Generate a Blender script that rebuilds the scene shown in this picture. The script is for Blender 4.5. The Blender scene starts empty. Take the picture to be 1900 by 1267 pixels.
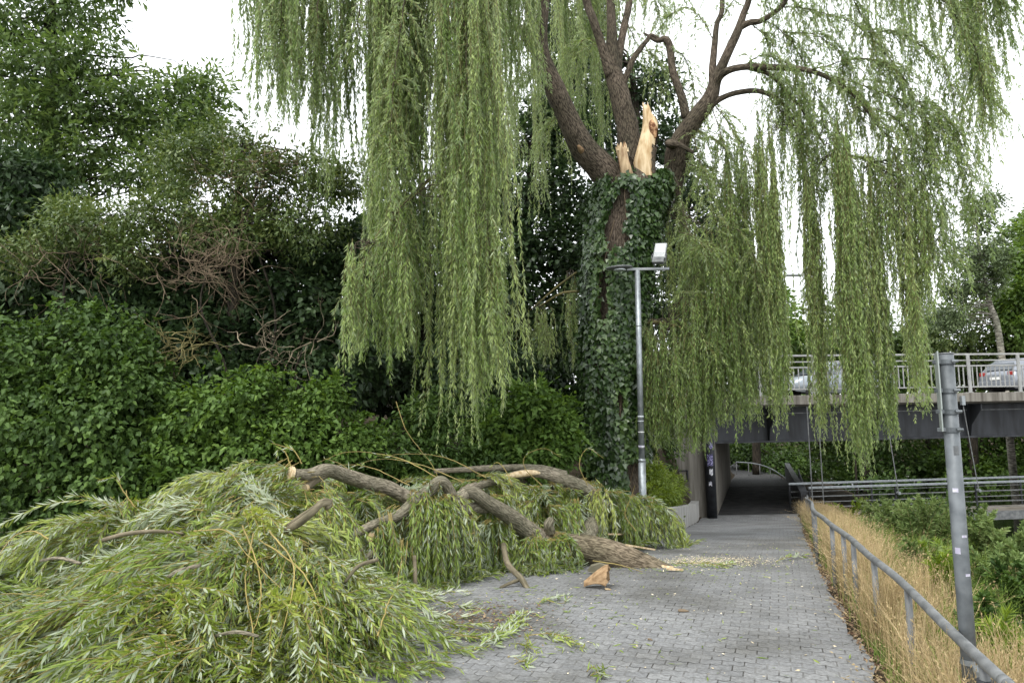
import bpy, bmesh, math, random
import numpy as np
from mathutils import Vector, Matrix

# ------------------------------------------------------------------ camera, world, sun, exposure
SC = bpy.context.scene
COL = SC.collection
F, PX, PY, CZ = 1300.0, 950.0, 633.5, 1.7
PITCH, ROLL = math.atan((765 - 633.5) / F), math.radians(1.0)
cam_d = bpy.data.cameras.new('camera'); cam = bpy.data.objects.new('camera', cam_d); COL.objects.link(cam)
cam_d.sensor_width = 36; cam_d.lens = F / 1900 * 36; cam_d.clip_start = .05; cam_d.clip_end = 600
cam.matrix_world = (Matrix.Translation((0, 0, CZ)) @ Matrix.Rotation(math.pi / 2 + PITCH, 4, 'X')
                    @ Matrix.Rotation(-ROLL, 4, 'Z'))
SC.camera = cam

SUN_EL, SUN_AZ = math.radians(58), math.radians(215)      # behind the camera, a little to the left
world = bpy.data.worlds.new("World"); SC.world = world; world.use_nodes = True
wn, wl = world.node_tree.nodes, world.node_tree.links
bg = wn['Background']
sky = wn.new('ShaderNodeTexSky'); sky.sky_type = 'NISHITA'; sky.sun_disc = False
sky.sun_elevation = SUN_EL; sky.sun_rotation = SUN_AZ; sky.dust_density = 4; sky.air_density = 1.0
hs = wn.new('ShaderNodeHueSaturation'); hs.inputs['Saturation'].default_value = .12
wl.new(sky.outputs[0], hs.inputs['Color'])
mx = wn.new('ShaderNodeMix'); mx.data_type = 'RGBA'; mx.inputs[0].default_value = .72   # overcast veil
wl.new(hs.outputs[0], mx.inputs[6]); mx.inputs[7].default_value = (9.6, 10.0, 10.3, 1)
wl.new(mx.outputs[2], bg.inputs['Color']); bg.inputs['Strength'].default_value = .12
sun_d = bpy.data.lights.new('sun', 'SUN'); sun = bpy.data.objects.new('sun', sun_d); COL.objects.link(sun)
sun_d.energy = 1.2; sun_d.angle = math.radians(25); sun_d.color = (1, .97, .92)
_sd = Vector((math.sin(SUN_AZ) * math.cos(SUN_EL), math.cos(SUN_AZ) * math.cos(SUN_EL), math.sin(SUN_EL)))
sun.rotation_euler = _sd.to_track_quat('Z', 'Y').to_euler()
SC.view_settings.view_transform = 'Standard'; SC.view_settings.look = 'None'
SC.view_settings.gamma = 1; SC.view_settings.exposure = 1.08
SC.render.engine = 'CYCLES'
SC.cycles.max_bounces = 8; SC.cycles.diffuse_bounces = 4; SC.cycles.glossy_bounces = 2
SC.cycles.transmission_bounces = 4; SC.cycles.transparent_max_bounces = 6

# ------------------------------------------------------------------ helpers
RNG = np.random.default_rng(7)
def ray(px, py):
    u = (px - PX) / F; v = -(py - PY) / F
    c, s = math.cos(ROLL), math.sin(ROLL)
    u, v = u * c + v * s, -u * s + v * c
    return np.array([u, math.cos(PITCH) - v * math.sin(PITCH), math.sin(PITCH) + v * math.cos(PITCH)])
def at(px, py, Y):
    r = ray(px, py); return np.array([0, 0, CZ]) + r * (Y / r[1])
def base(Y):
    return np.interp(Y, [-6, 0, 7, 10, 21, 40, 70], [0, 0, -.1, -.3, -1.6, -1.65, -1.4])
EDGE_Y = [-6, 0, 4.7, 5.76, 6.76, 8.94, 13.46, 19, 31, 44, 60]
EDGE_X = [-1.6, .5, 2.33, 2.66, 2.98, 3.75, 5.46, 7.6, 12.1, 15.0, 15.5]
def edge(Y): return np.interp(Y, EDGE_Y, EDGE_X)
LEFT_Y = [-6, 7.5, 8.6, 10.5, 12, 13.2, 16.3, 21.7, 22.3, 31, 36, 44, 60]
LEFT_X = [-14, -9, -6.5, -3, .6, 2.2, 3.72, 5.6, 6.1, 9.2, 11.2, 11.6, 12]
def left(Y): return np.interp(Y, LEFT_Y, LEFT_X)
def sstep(t): t = np.clip(t, 0, 1); return t * t * (3 - 2 * t)
def ground(x, y):
    x = np.asarray(x, float); y = np.asarray(y, float)
    b = base(y); d = x - edge(y) - .12
    drop = .10 * sstep(d / .3) + .22 * np.clip(d - .5, 0, 2.2) + .42 * np.clip(d - 2.7, 0, 40)
    z = b - np.where(d > 0, drop, 0)
    z = np.maximum(z, -3.9)
    far = sstep((d - 15) / 9) * 4.6                      # the far bank of the river
    z = z + np.where(d > 13, far, 0)
    u = sstep((left(y) - x) / 1.4)
    hi = np.interp(y, [8, 12.5, 15, 18, 20.5, 34, 40, 70], [-.1, -.25, .05, .9, 1.75, 1.75, .3, .6])
    z = np.where(x < left(y), b * (1 - u) + np.maximum(hi, b) * u, z)
    return z
def hit(px, py, h=0.0):
    r = ray(px, py)
    for Y in np.arange(1.5, 60, .02):
        p = np.array([0, 0, CZ]) + r * (Y / r[1])
        if p[2] < base(Y) + h: return p
    return p

def tag(o, label=None, cat=None, group=None, kind=None):
    for k, v in (('label', label), ('category', cat), ('group', group), ('kind', kind)):
        if v: o[k] = v
    return o
def empty(name, loc, label, cat, group=None):
    o = bpy.data.objects.new(name, None); COL.objects.link(o); o.location = loc
    o.empty_display_size = .2
    return tag(o, label, cat, group)
def link(name, me, mat, parent=None):
    o = bpy.data.objects.new(name, me); COL.objects.link(o)
    if mat is not None: me.materials.append(mat)
    if parent is not None:
        o.parent = parent; o.matrix_parent_inverse = Matrix.Translation(-Vector(world_loc(parent)))
    return o
def world_loc(o):
    v = Vector(o.location)
    if o.parent is not None:            # parents are only ever translated
        v = Vector((0, 0, 0)) if o.type == 'MESH' else v
    return v
def np_mesh(name, V, polys, mat, parent=None, tone=None, smooth=False, uv=None):
    """polys: list of (n,k) int arrays"""
    me = bpy.data.meshes.new(name)
    V = np.ascontiguousarray(V, np.float32)
    me.vertices.add(len(V)); me.vertices.foreach_set('co', V.ravel())
    lv = np.concatenate([p.ravel() for p in polys]).astype(np.int32)
    tot = np.concatenate([np.full(len(p), p.shape[1], np.int32) for p in polys])
    st = np.concatenate([[0], np.cumsum(tot)[:-1]]).astype(np.int32)
    me.loops.add(len(lv)); me.loops.foreach_set('vertex_index', lv)
    me.polygons.add(len(tot)); me.polygons.foreach_set('loop_start', st); me.polygons.foreach_set('loop_total', tot)
    if smooth: me.polygons.foreach_set('use_smooth', np.ones(len(tot), bool))
    me.update(calc_edges=True)
    if tone is not None:
        a = me.attributes.new('tone', 'FLOAT', 'POINT'); a.data.foreach_set('value', np.ascontiguousarray(tone, np.float32))
    if uv is not None:
        l = me.uv_layers.new(name='UVMap'); l.data.foreach_set('uv', np.ascontiguousarray(uv[lv], np.float32).ravel())
    return link(name, me, mat, parent)
def norm(v): return v / np.maximum(np.linalg.norm(v, axis=-1, keepdims=True), 1e-9)

class MB:
    """collects boxes, tubes, lathes into one mesh"""
    def __init__(s): s.bm = bmesh.new()
    def box(s, c, size, rot=None, bevel=0.0):
        m = Matrix.Translation(c)
        if rot is not None: m = m @ rot
        r = bmesh.ops.create_cube(s.bm, size=1, matrix=m @ Matrix.Diagonal((*size, 1)))
        if bevel:
            es = list({e for v in r['verts'] for e in v.link_edges})
            bmesh.ops.bevel(s.bm, geom=es, offset=bevel, segments=2, affect='EDGES', profile=.6)
        return s
    def cyl(s, a, b, r, r2=None, seg=16, caps=True):
        a, b = Vector(a), Vector(b); d = b - a
        m = Matrix.Translation((a + b) / 2) @ d.to_track_quat('Z', 'Y').to_matrix().to_4x4()
        bmesh.ops.create_cone(s.bm, cap_ends=caps, segments=seg, radius1=r, radius2=r if r2 is None else r2, depth=d.length, matrix=m)
        return s
    def prism(s, pts, z0, z1):
        vb = [s.bm.verts.new((x, y, z0)) for x, y in pts]; vt = [s.bm.verts.new((x, y, z1)) for x, y in pts]
        s.bm.faces.new(vb[::-1]); s.bm.faces.new(vt); n = len(pts)
        for i in range(n): s.bm.faces.new((vb[i], vb[(i + 1) % n], vt[(i + 1) % n], vt[i]))
        return s
    def poly(s, pts, thick, nrm):
        n = Vector(nrm).normalized() * thick
        a = [s.bm.verts.new(Vector(p)) for p in pts]; b = [s.bm.verts.new(Vector(p) + n) for p in pts]
        s.bm.faces.new(a[::-1]); s.bm.faces.new(b); k = len(pts)
        for i in range(k): s.bm.faces.new((a[i], a[(i + 1) % k], b[(i + 1) % k], b[i]))
        return s
    def build(s, name, mat, parent=None, smooth=None):
        bmesh.ops.recalc_face_normals(s.bm, faces=s.bm.faces)
        me = bpy.data.meshes.new(name); s.bm.to_mesh(me); s.bm.free()
        if smooth:
            for p in me.polygons: p.use_smooth = len(p.vertices) == 4
        return link(name, me, mat, parent)

def vnoise(p, seed=0):
    """cheap smooth 3-D value noise in -1..1, p (n,3)"""
    p = np.asarray(p, float); i = np.floor(p).astype(np.int64); f = p - i; f = f * f * (3 - 2 * f)
    def h(a):
        n = (a[:, 0] * 374761393 + a[:, 1] * 668265263 + a[:, 2] * 2147483647 + seed * 1274126177) & 0xffffffff
        n = ((n ^ (n >> 13)) * 1274126177) & 0xffffffff; n = (n ^ (n >> 16)) & 0xffff
        return n / 32767.5 - 1
    r = 0
    for dx in (0, 1):
        for dy in (0, 1):
            for dz in (0, 1):
                w = (f[:, 0] if dx else 1 - f[:, 0]) * (f[:, 1] if dy else 1 - f[:, 1]) * (f[:, 2] if dz else 1 - f[:, 2])
                r = r + w * h(i + np.array([dx, dy, dz]))
    return r
def spline(P, n):
    """Catmull-Rom resample of points with any number of columns"""
    P = np.asarray(P, float); Q = np.vstack([2 * P[0] - P[1], P, 2 * P[-1] - P[-2]])
    t = np.linspace(0, len(P) - 1 - 1e-6, n); i = t.astype(int); f = (t - i)[:, None]
    a, b, c, d = Q[i], Q[i + 1], Q[i + 2], Q[i + 3]
    return .5 * (2 * b + (c - a) * f + (2 * a - 5 * b + 4 * c - d) * f ** 2 + (3 * b - a - 3 * c + d) * f ** 3)
def tubes(paths, rad, sides=3):
    """paths (n,m,3), rad (n,m) -> V, quads"""
    n, m, _ = paths.shape
    T = norm(np.gradient(paths, axis=1))
    ref = np.where(np.abs(T[..., 2:3]) > .8, np.array([1., 0, 0]), np.array([0, 0, 1.]))
    A = norm(np.cross(T, ref)); B = np.cross(T, A)
    an = np.arange(sides) * 2 * math.pi / sides
    V = paths[:, :, None] + rad[:, :, None, None] * (A[:, :, None] * np.cos(an)[:, None] + B[:, :, None] * np.sin(an)[:, None])
    idx = np.arange(n * m * sides).reshape(n, m, sides); nx = np.roll(idx, -1, 2)
    q = np.stack([idx[:, :-1], nx[:, :-1], nx[:, 1:], idx[:, 1:]], -1).reshape(-1, 4)
    return V.reshape(-1, 3), q
def limb(name, pts, mat, parent, n=40, sides=16, amp=.06, cap=True, freq=9, seed=0, ends=None):
    """pts rows x,y,z,r : a bark-covered limb with uneven girth"""
    S = spline(pts, n); P, R = S[:, :3], np.maximum(S[:, 3], .004)
    T = norm(np.gradient(P, axis=0))
    A = np.zeros_like(P); a = np.cross(T[0], [0.3, 1, .2]); 
    for i in range(n):                                    # parallel transport
        a = a - T[i] * np.dot(a, T[i]); a = a / np.linalg.norm(a); A[i] = a
    B = np.cross(T, A); an = np.arange(sides) * 2 * math.pi / sides
    L = np.concatenate([[0], np.cumsum(np.linalg.norm(np.diff(P, axis=0), axis=1))])
    q = np.stack(np.broadcast_arrays(np.cos(an)[None] * freq * .25, np.sin(an)[None] * freq * .25, (L * freq * .28)[:, None]), -1).reshape(-1, 3)
    k = 1 + amp * (vnoise(q, seed) + .6 * vnoise(q * 2.3, seed + 5)).reshape(n, sides)
    V = P[:, None] + (R[:, None] * k)[..., None] * (A[:, None] * np.cos(an)[:, None] + B[:, None] * np.sin(an)[:, None])
    uv = np.stack(np.broadcast_arrays((an / (2 * math.pi))[None] * 2 * math.pi * R.mean(), L[:, None]), -1).reshape(-1, 2)
    V = V.reshape(-1, 3); idx = np.arange(n * sides).reshape(n, sides); nx = np.roll(idx, -1, 1)
    polys = [np.stack([idx[:-1], nx[:-1], nx[1:], idx[1:]], -1).reshape(-1, 4)]
    if cap:
        c0, c1 = len(V), len(V) + 1
        V = np.vstack([V, P[:1] - T[:1] * R[0] * .15, P[-1:] + T[-1:] * R[-1] * .25]); uv = np.vstack([uv, uv[:1], uv[-1:]])
        polys.append(np.concatenate([np.stack([nx[0], idx[0], np.full(sides, c0)], -1), np.stack([idx[-1], nx[-1], np.full(sides, c1)], -1)]))
    return np_mesh(name, V, polys, mat, parent, smooth=True, uv=uv)

def leaves(P, D, N, L, W, kind='kite', droop=0.0):
    """leaf-sized faces. P base, D direction, N rough normal"""
    D = norm(D); S = norm(np.cross(D, N)); U = np.cross(S, D)
    L = np.broadcast_to(L, (len(P),))[:, None]; W = np.broadcast_to(W, (len(P),))[:, None]
    n = len(P); i = np.arange(n)[:, None]
    if kind == 'kite':
        V = np.stack([P, P + D * L * .42 + S * W * .5 - U * W * .18, P + D * L - U * L * droop, P + D * L * .42 - S * W * .5 - U * W * .18], 1)
        return V.reshape(-1, 3), [i * 4 + np.arange(4)]
    if kind == 'ovate':                                   # broad leaf, folded a little on the midrib
        V = np.stack([P, P + D * L * .3 + S * W * .5 + U * W * .12, P + D * L * .65 + S * W * .36 - U * L * droop * .5,
                      P + D * L - U * L * droop, P + D * L * .65 - S * W * .36 - U * L * droop * .5, P + D * L * .3 - S * W * .5 + U * W * .12], 1)
        return V.reshape(-1, 3), [np.concatenate([i * 6 + np.array([[0, 1, 2, 3]]), i * 6 + np.array([[0, 3, 4, 5]])])]
    if kind == 'lance':                                   # long willow leaf bending along its length
        V = np.stack([P, P + D * L * .3 + S * W * .5 - U * L * droop * .12, P + D * L * .3 - S * W * .5 - U * L * droop * .12,
                      P + D * L * .68 + S * W * .36 - U * L * droop * .5, P + D * L * .68 - S * W * .36 - U * L * droop * .5, P + D * L * .98 - U * L * droop], 1)
        return V.reshape(-1, 3), [np.concatenate([i * 6 + np.array([[0, 1, 2]]), i * 6 + np.array([[3, 5, 4]])]), i * 6 + np.array([[1, 3, 4, 2]])]
    if kind == 'ivy':
        V = np.stack([P, P + S * W * .5 + D * L * .05, P + S * W * .28 + D * L * .5, P + D * L - U * L * droop, P - S * W * .28 + D * L * .5, P - S * W * .5 + D * L * .05], 1)
        return V.reshape(-1, 3), [np.concatenate([i * 6 + np.array([[0, 1, 2, 3]]), i * 6 + np.array([[0, 3, 4, 5]])])]
def nverts(kind): return 4 if kind == 'kite' else 6
def merge(parts):
    """parts: list of (V, polys, tone)"""
    Vs, Ps, Ts, o = [], {}, [], 0
    for V, polys, t in parts:
        Vs.append(V); Ts.append(np.broadcast_to(t, (len(V),)))
        for p in polys: Ps.setdefault(p.shape[1], []).append(p + o)
        o += len(V)
    return np.vstack(Vs), [np.vstack(v) for v in Ps.values()], np.concatenate(Ts)
def rdir(n, rng): return norm(rng.normal(size=(n, 3)))

# ------------------------------------------------------------------ materials
MATS = {}
def mat(name, rough=.6, spec=.3, metal=0.0):
    m = bpy.data.materials.new(name); m.use_nodes = True; nt = m.node_tree
    b = nt.nodes['Principled BSDF']; b.inputs['Roughness'].default_value = rough
    b.inputs['Specular IOR Level'].default_value = spec; b.inputs['Metallic'].default_value = metal
    MATS[name] = m
    return m, nt.nodes, nt.links, b
def ramp(N, pts):
    r = N.new('ShaderNodeValToRGB'); e = r.color_ramp.elements
    while len(e) < len(pts): e.new(.5)
    for k, (p, c) in zip(e, pts): k.position = p; k.color = (*c, 1)
    return r
def noise_mat(name, c1, c2, scale=4, rough=.6, spec=.3, metal=0, bump=.0, bscale=40, lo=.35, hi=.65, detail=5, stretch=None, uv=False, bdist=.01):
    m, N, Lk, b = mat(name, rough, spec, metal)
    tc = N.new('ShaderNodeTexCoord'); mp = N.new('ShaderNodeMapping'); Lk.new(tc.outputs['UV' if uv else 'Object'], mp.inputs[0])
    if stretch: mp.inputs['Scale'].default_value = stretch
    t = N.new('ShaderNodeTexNoise'); t.inputs['Scale'].default_value = scale; t.inputs['Detail'].default_value = detail
    Lk.new(mp.outputs[0], t.inputs['Vector'])
    r = ramp(N, [(lo, c1), (hi, c2)]); Lk.new(t.outputs['Fac'], r.inputs[0]); Lk.new(r.outputs[0], b.inputs['Base Color'])
    if bump:
        t2 = N.new('ShaderNodeTexNoise'); t2.inputs['Scale'].default_value = bscale; t2.inputs['Detail'].default_value = 6
        Lk.new(mp.outputs[0], t2.inputs['Vector']); bp = N.new('ShaderNodeBump'); bp.inputs['Strength'].default_value = bump
        bp.inputs['Distance'].default_value = bdist; Lk.new(t2.outputs['Fac'], bp.inputs['Height']); Lk.new(bp.outputs[0], b.inputs['Normal'])
    return m
def leaf_mat(name, cols, back=None, transl=.25, rough=.45, spec=.35, tsat=1.15, thue=.485):
    m, N, Lk, b = mat(name, rough, spec)
    at_ = N.new('ShaderNodeAttribute'); at_.attribute_name = 'tone'
    r = ramp(N, [(i / (len(cols) - 1), c) for i, c in enumerate(cols)]); Lk.new(at_.outputs['Fac'], r.inputs[0])
    col = r.outputs[0]
    if back:                                              # the underside of the leaf is another colour
        r2 = ramp(N, [(0, back[0]), (1, back[1])]); Lk.new(at_.outputs['Fac'], r2.inputs[0])
        g = N.new('ShaderNodeNewGeometry'); mixc = N.new('ShaderNodeMix'); mixc.data_type = 'RGBA'
        Lk.new(g.outputs['Backfacing'], mixc.inputs[0]); Lk.new(col, mixc.inputs[6]); Lk.new(r2.outputs[0], mixc.inputs[7]); col = mixc.outputs[2]
    Lk.new(col, b.inputs['Base Color'])
    tr = N.new('ShaderNodeBsdfTranslucent')
    hsn = N.new('ShaderNodeHueSaturation'); hsn.inputs['Hue'].default_value = thue; hsn.inputs['Saturation'].default_value = tsat; hsn.inputs['Value'].default_value = 1.3
    Lk.new(col, hsn.inputs['Color']); Lk.new(hsn.outputs[0], tr.inputs['Color'])
    ms = N.new('ShaderNodeMixShader'); ms.inputs[0].default_value = transl
    Lk.new(b.outputs[0], ms.inputs[1]); Lk.new(tr.outputs[0], ms.inputs[2]); Lk.new(ms.outputs[0], N['Material Output'].inputs['Surface'])
    return m

def bark_mat(name, dark, light, su=14, sv=2.2, bump=.9):
    m, N, Lk, b = mat(name, .9, .15)
    tc = N.new('ShaderNodeTexCoord'); mp = N.new('ShaderNodeMapping'); Lk.new(tc.outputs['UV'], mp.inputs[0]); mp.inputs['Scale'].default_value = (su, sv, 1)
    t = N.new('ShaderNodeTexNoise'); t.inputs['Scale'].default_value = 2.2; t.inputs['Detail'].default_value = 6; t.inputs['Distortion'].default_value = .6
    Lk.new(mp.outputs[0], t.inputs['Vector'])
    r = ramp(N, [(.38, dark), (.62, light)]); Lk.new(t.outputs['Fac'], r.inputs[0])
    o = N.new('ShaderNodeTexNoise'); o.inputs['Scale'].default_value = 1.7; o.inputs['Detail'].default_value = 4; Lk.new(tc.outputs['Object'], o.inputs['Vector'])
    r2 = ramp(N, [(.35, (.62, .66, .58)), (.7, (1.12, 1.1, 1.05))]); Lk.new(o.outputs['Fac'], r2.inputs[0])
    mu = N.new('ShaderNodeMix'); mu.data_type = 'RGBA'; mu.blend_type = 'MULTIPLY'; mu.inputs[0].default_value = 1
    Lk.new(r.outputs[0], mu.inputs[6]); Lk.new(r2.outputs[0], mu.inputs[7]); Lk.new(mu.outputs[2], b.inputs['Base Color'])
    bp = N.new('ShaderNodeBump'); bp.inputs['Strength'].default_value = bump; bp.inputs['Distance'].default_value = .03
    Lk.new(t.outputs['Fac'], bp.inputs['Height']); Lk.new(bp.outputs[0], b.inputs['Normal'])
    return m

M_bark = bark_mat('willow_bark', (.035, .027, .021), (.165, .132, .105), su=26, sv=6)
M_barkf = bark_mat('fallen_bark', (.125, .108, .083), (.32, .28, .225), su=26, sv=6.5)
M_barks = bark_mat('smooth_bark', (.13, .11, .08), (.25, .21, .155), su=9, sv=3.5, bump=.35)
M_barkd = bark_mat('dark_bark', (.025, .021, .018), (.075, .062, .05))
M_birch = bark_mat('birch_bark', (.10, .09, .08), (.42, .39, .35), su=3, sv=8, bump=.2)
M_wood = noise_mat('fresh_split_wood', (.38, .25, .12), (.66, .52, .33), scale=3, rough=.75, spec=.15, bump=.5, bscale=8, stretch=(6, 6, 1.2), lo=.3, hi=.62)
M_wood2 = noise_mat('orange_split_wood', (.17, .105, .055), (.40, .275, .16), scale=2.5, rough=.85, spec=.1, bump=.35, bscale=10, stretch=(3, 9, 9), lo=.3, hi=.7)
M_woodp = noise_mat('pale_split_wood', (.40, .28, .15), (.70, .57, .38), scale=6, rough=.7, spec=.2, bump=.4, bscale=20, stretch=(4, 4, 4))
M_woodb = noise_mat('weathered_split_wood', (.22, .13, .07), (.56, .42, .26), scale=3, rough=.8, spec=.1, bump=.6, bscale=8, stretch=(6, 6, 1.2), lo=.3, hi=.6)
M_knot = noise_mat('rotten_knot_wood', (.13, .055, .03), (.55, .33, .18), scale=16, rough=.85, spec=.1, bump=.8, bscale=22, lo=.4, hi=.62)
M_wil = leaf_mat('willow_leaf', [(.105, .165, .035), (.21, .295, .085), (.36, .435, .165)], back=[(.23, .305, .15), (.37, .435, .25)], transl=.5)
M_wilf = leaf_mat('fallen_willow_leaf', [(.12, .18, .028), (.22, .295, .055), (.38, .425, .12)], back=[(.28, .335, .22), (.46, .50, .38)], transl=.32, rough=.4, spec=.45)
M_shoot = noise_mat('yellow_willow_shoot', (.18, .14, .045), (.32, .25, .085), scale=3, rough=.5)
M_shootd = noise_mat('olive_willow_shoot', (.11, .10, .035), (.20, .17, .065), scale=3, rough=.6)
M_ivy = leaf_mat('ivy_leaf', [(.018, .04, .010), (.042, .082, .020), (.095, .15, .042)], transl=.08, rough=.32, spec=.5)
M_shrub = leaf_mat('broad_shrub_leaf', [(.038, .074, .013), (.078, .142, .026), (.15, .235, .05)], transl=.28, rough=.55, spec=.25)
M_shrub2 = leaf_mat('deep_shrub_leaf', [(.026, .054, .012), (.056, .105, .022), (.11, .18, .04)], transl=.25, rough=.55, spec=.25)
M_weed = leaf_mat('weed_leaf', [(.065, .105, .03), (.135, .195, .06), (.26, .325, .13)], transl=.3, rough=.6, spec=.2)
M_yel = leaf_mat('yellow_green_leaf', [(.085, .14, .015), (.15, .22, .025), (.25, .33, .05)], transl=.3)
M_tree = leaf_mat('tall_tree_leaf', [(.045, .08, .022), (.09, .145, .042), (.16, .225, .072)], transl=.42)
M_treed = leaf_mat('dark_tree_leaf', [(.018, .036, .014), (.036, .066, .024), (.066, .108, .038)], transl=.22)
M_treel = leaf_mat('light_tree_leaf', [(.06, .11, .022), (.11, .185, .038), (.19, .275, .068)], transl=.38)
M_olive = leaf_mat('climber_leaf', [(.045, .075, .02), (.09, .135, .036), (.185, .225, .072)], transl=.25)
M_birchl = leaf_mat('birch_leaf', [(.05, .075, .03), (.085, .12, .05), (.13, .17, .075)], transl=.3)
M_twig = noise_mat('dry_twig', (.11, .082, .055), (.24, .185, .125), scale=5, rough=.85, spec=.1)
M_twigp = noise_mat('bleached_twig', (.13, .105, .072), (.27, .222, .155), scale=5, rough=.85, spec=.1)
M_dry = leaf_mat('dry_grass_blade', [(.25, .18, .085), (.38, .285, .145), (.53, .42, .245)], transl=.2, rough=.7, spec=.15, tsat=.85, thue=.5)
M_grass = leaf_mat('green_grass_blade', [(.06, .11, .02), (.12, .19, .035), (.24, .29, .07)], transl=.3, rough=.6, spec=.2)
M_litter = leaf_mat('brown_leaf_litter', [(.10, .06, .04), (.20, .135, .085), (.40, .31, .19)], transl=.1, rough=.8, spec=.1)
M_chip = leaf_mat('wood_chip', [(.50, .40, .25), (.66, .56, .38), (.78, .70, .54)], transl=.05, rough=.8, spec=.1)
M_galv = noise_mat('galvanised_steel', (.24, .265, .28), (.36, .385, .40), scale=14, rough=.42, spec=.5, metal=.55, bump=.15, bscale=60)
M_galvs = noise_mat('dull_sign_pole_steel', (.085, .095, .102), (.15, .163, .172), scale=12, rough=.5, spec=.4, metal=.25, bump=.15, bscale=60)
M_galvd = noise_mat('weathered_steel_tube', (.105, .11, .112), (.19, .195, .195), scale=10, rough=.6, spec=.35, metal=.15, bump=.2, bscale=50, stretch=(1, 1, 1))
M_alu = noise_mat('grey_aluminium', (.20, .21, .215), (.26, .27, .275), scale=10, rough=.4, spec=.5, metal=.3)
M_rail = noise_mat('bridge_rail_steel', (.27, .27, .26), (.37, .37, .355), scale=5, rough=.5, spec=.4, metal=.2)
M_darkpaint = noise_mat('dark_girder_paint', (.017, .018, .02), (.046, .049, .056), scale=2.2, rough=.5, spec=.35, bump=.1, bscale=30, stretch=(2, 2, .35))
M_conc = noise_mat('weathered_concrete', (.13, .115, .095), (.24, .222, .195), scale=2.2, rough=.9, spec=.15, bump=.5, bscale=30, lo=.3, hi=.7)
M_conce = noise_mat('streaked_concrete', (.085, .075, .062), (.245, .228, .20), scale=2.6, rough=.9, spec=.15, bump=.5, bscale=30, lo=.3, hi=.62, stretch=(2.4, 2.4, .22))
M_concl = noise_mat('pale_concrete', (.26, .255, .24), (.40, .39, .37), scale=3.5, rough=.9, spec=.15, bump=.5, bscale=26, lo=.3, hi=.7, stretch=(1, 1, .35))
M_black = noise_mat('black_plastic', (.012, .013, .016), (.028, .03, .035), scale=6, rough=.5)
M_white = noise_mat('white_lens', (.50, .53, .55), (.60, .63, .65), scale=3, rough=.25, spec=.5)
M_soil = noise_mat('dark_soil', (.028, .022, .015), (.075, .06, .04), scale=5, rough=.95, spec=.1, bump=.8, bscale=18, bdist=.05)
M_asph = noise_mat('asphalt', (.05, .05, .052), (.085, .085, .085), scale=12, rough=.9, spec=.2, bump=.4, bscale=80)
M_rubber = noise_mat('rubber', (.015, .015, .015), (.03, .03, .03), rough=.8)
M_stick = noise_mat('worn_sticker', (.35, .33, .42), (.72, .72, .74), scale=18, rough=.5, lo=.4, hi=.6)
M_stickp = noise_mat('purple_sticker', (.05, .04, .12), (.35, .33, .55), scale=22, rough=.5, lo=.45, hi=.6)
def flat(name, c, rough=.5, spec=.4, metal=0): return noise_mat(name, tuple(x * .9 for x in c), c, scale=6, rough=rough, spec=spec, metal=metal)
M_carg = flat('grey_car_paint', (.22, .235, .265), .28, .6, .4); M_carb = flat('silver_car_paint', (.24, .27, .30), .28, .6, .3)
M_glass = flat('car_glass', (.05, .06, .07), .08, .8); M_red = flat('red_lamp', (.28, .025, .02), .25, .5); M_plate = flat('plain_plate', (.75, .75, .72))
M_chrome = flat('chrome_trim', (.75, .76, .78), .2, .6, .8); M_sign_g = flat('sign_back', (.30, .33, .31), .5, .4, .4); M_green = flat('green_edge', (.03, .16, .08))

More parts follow.
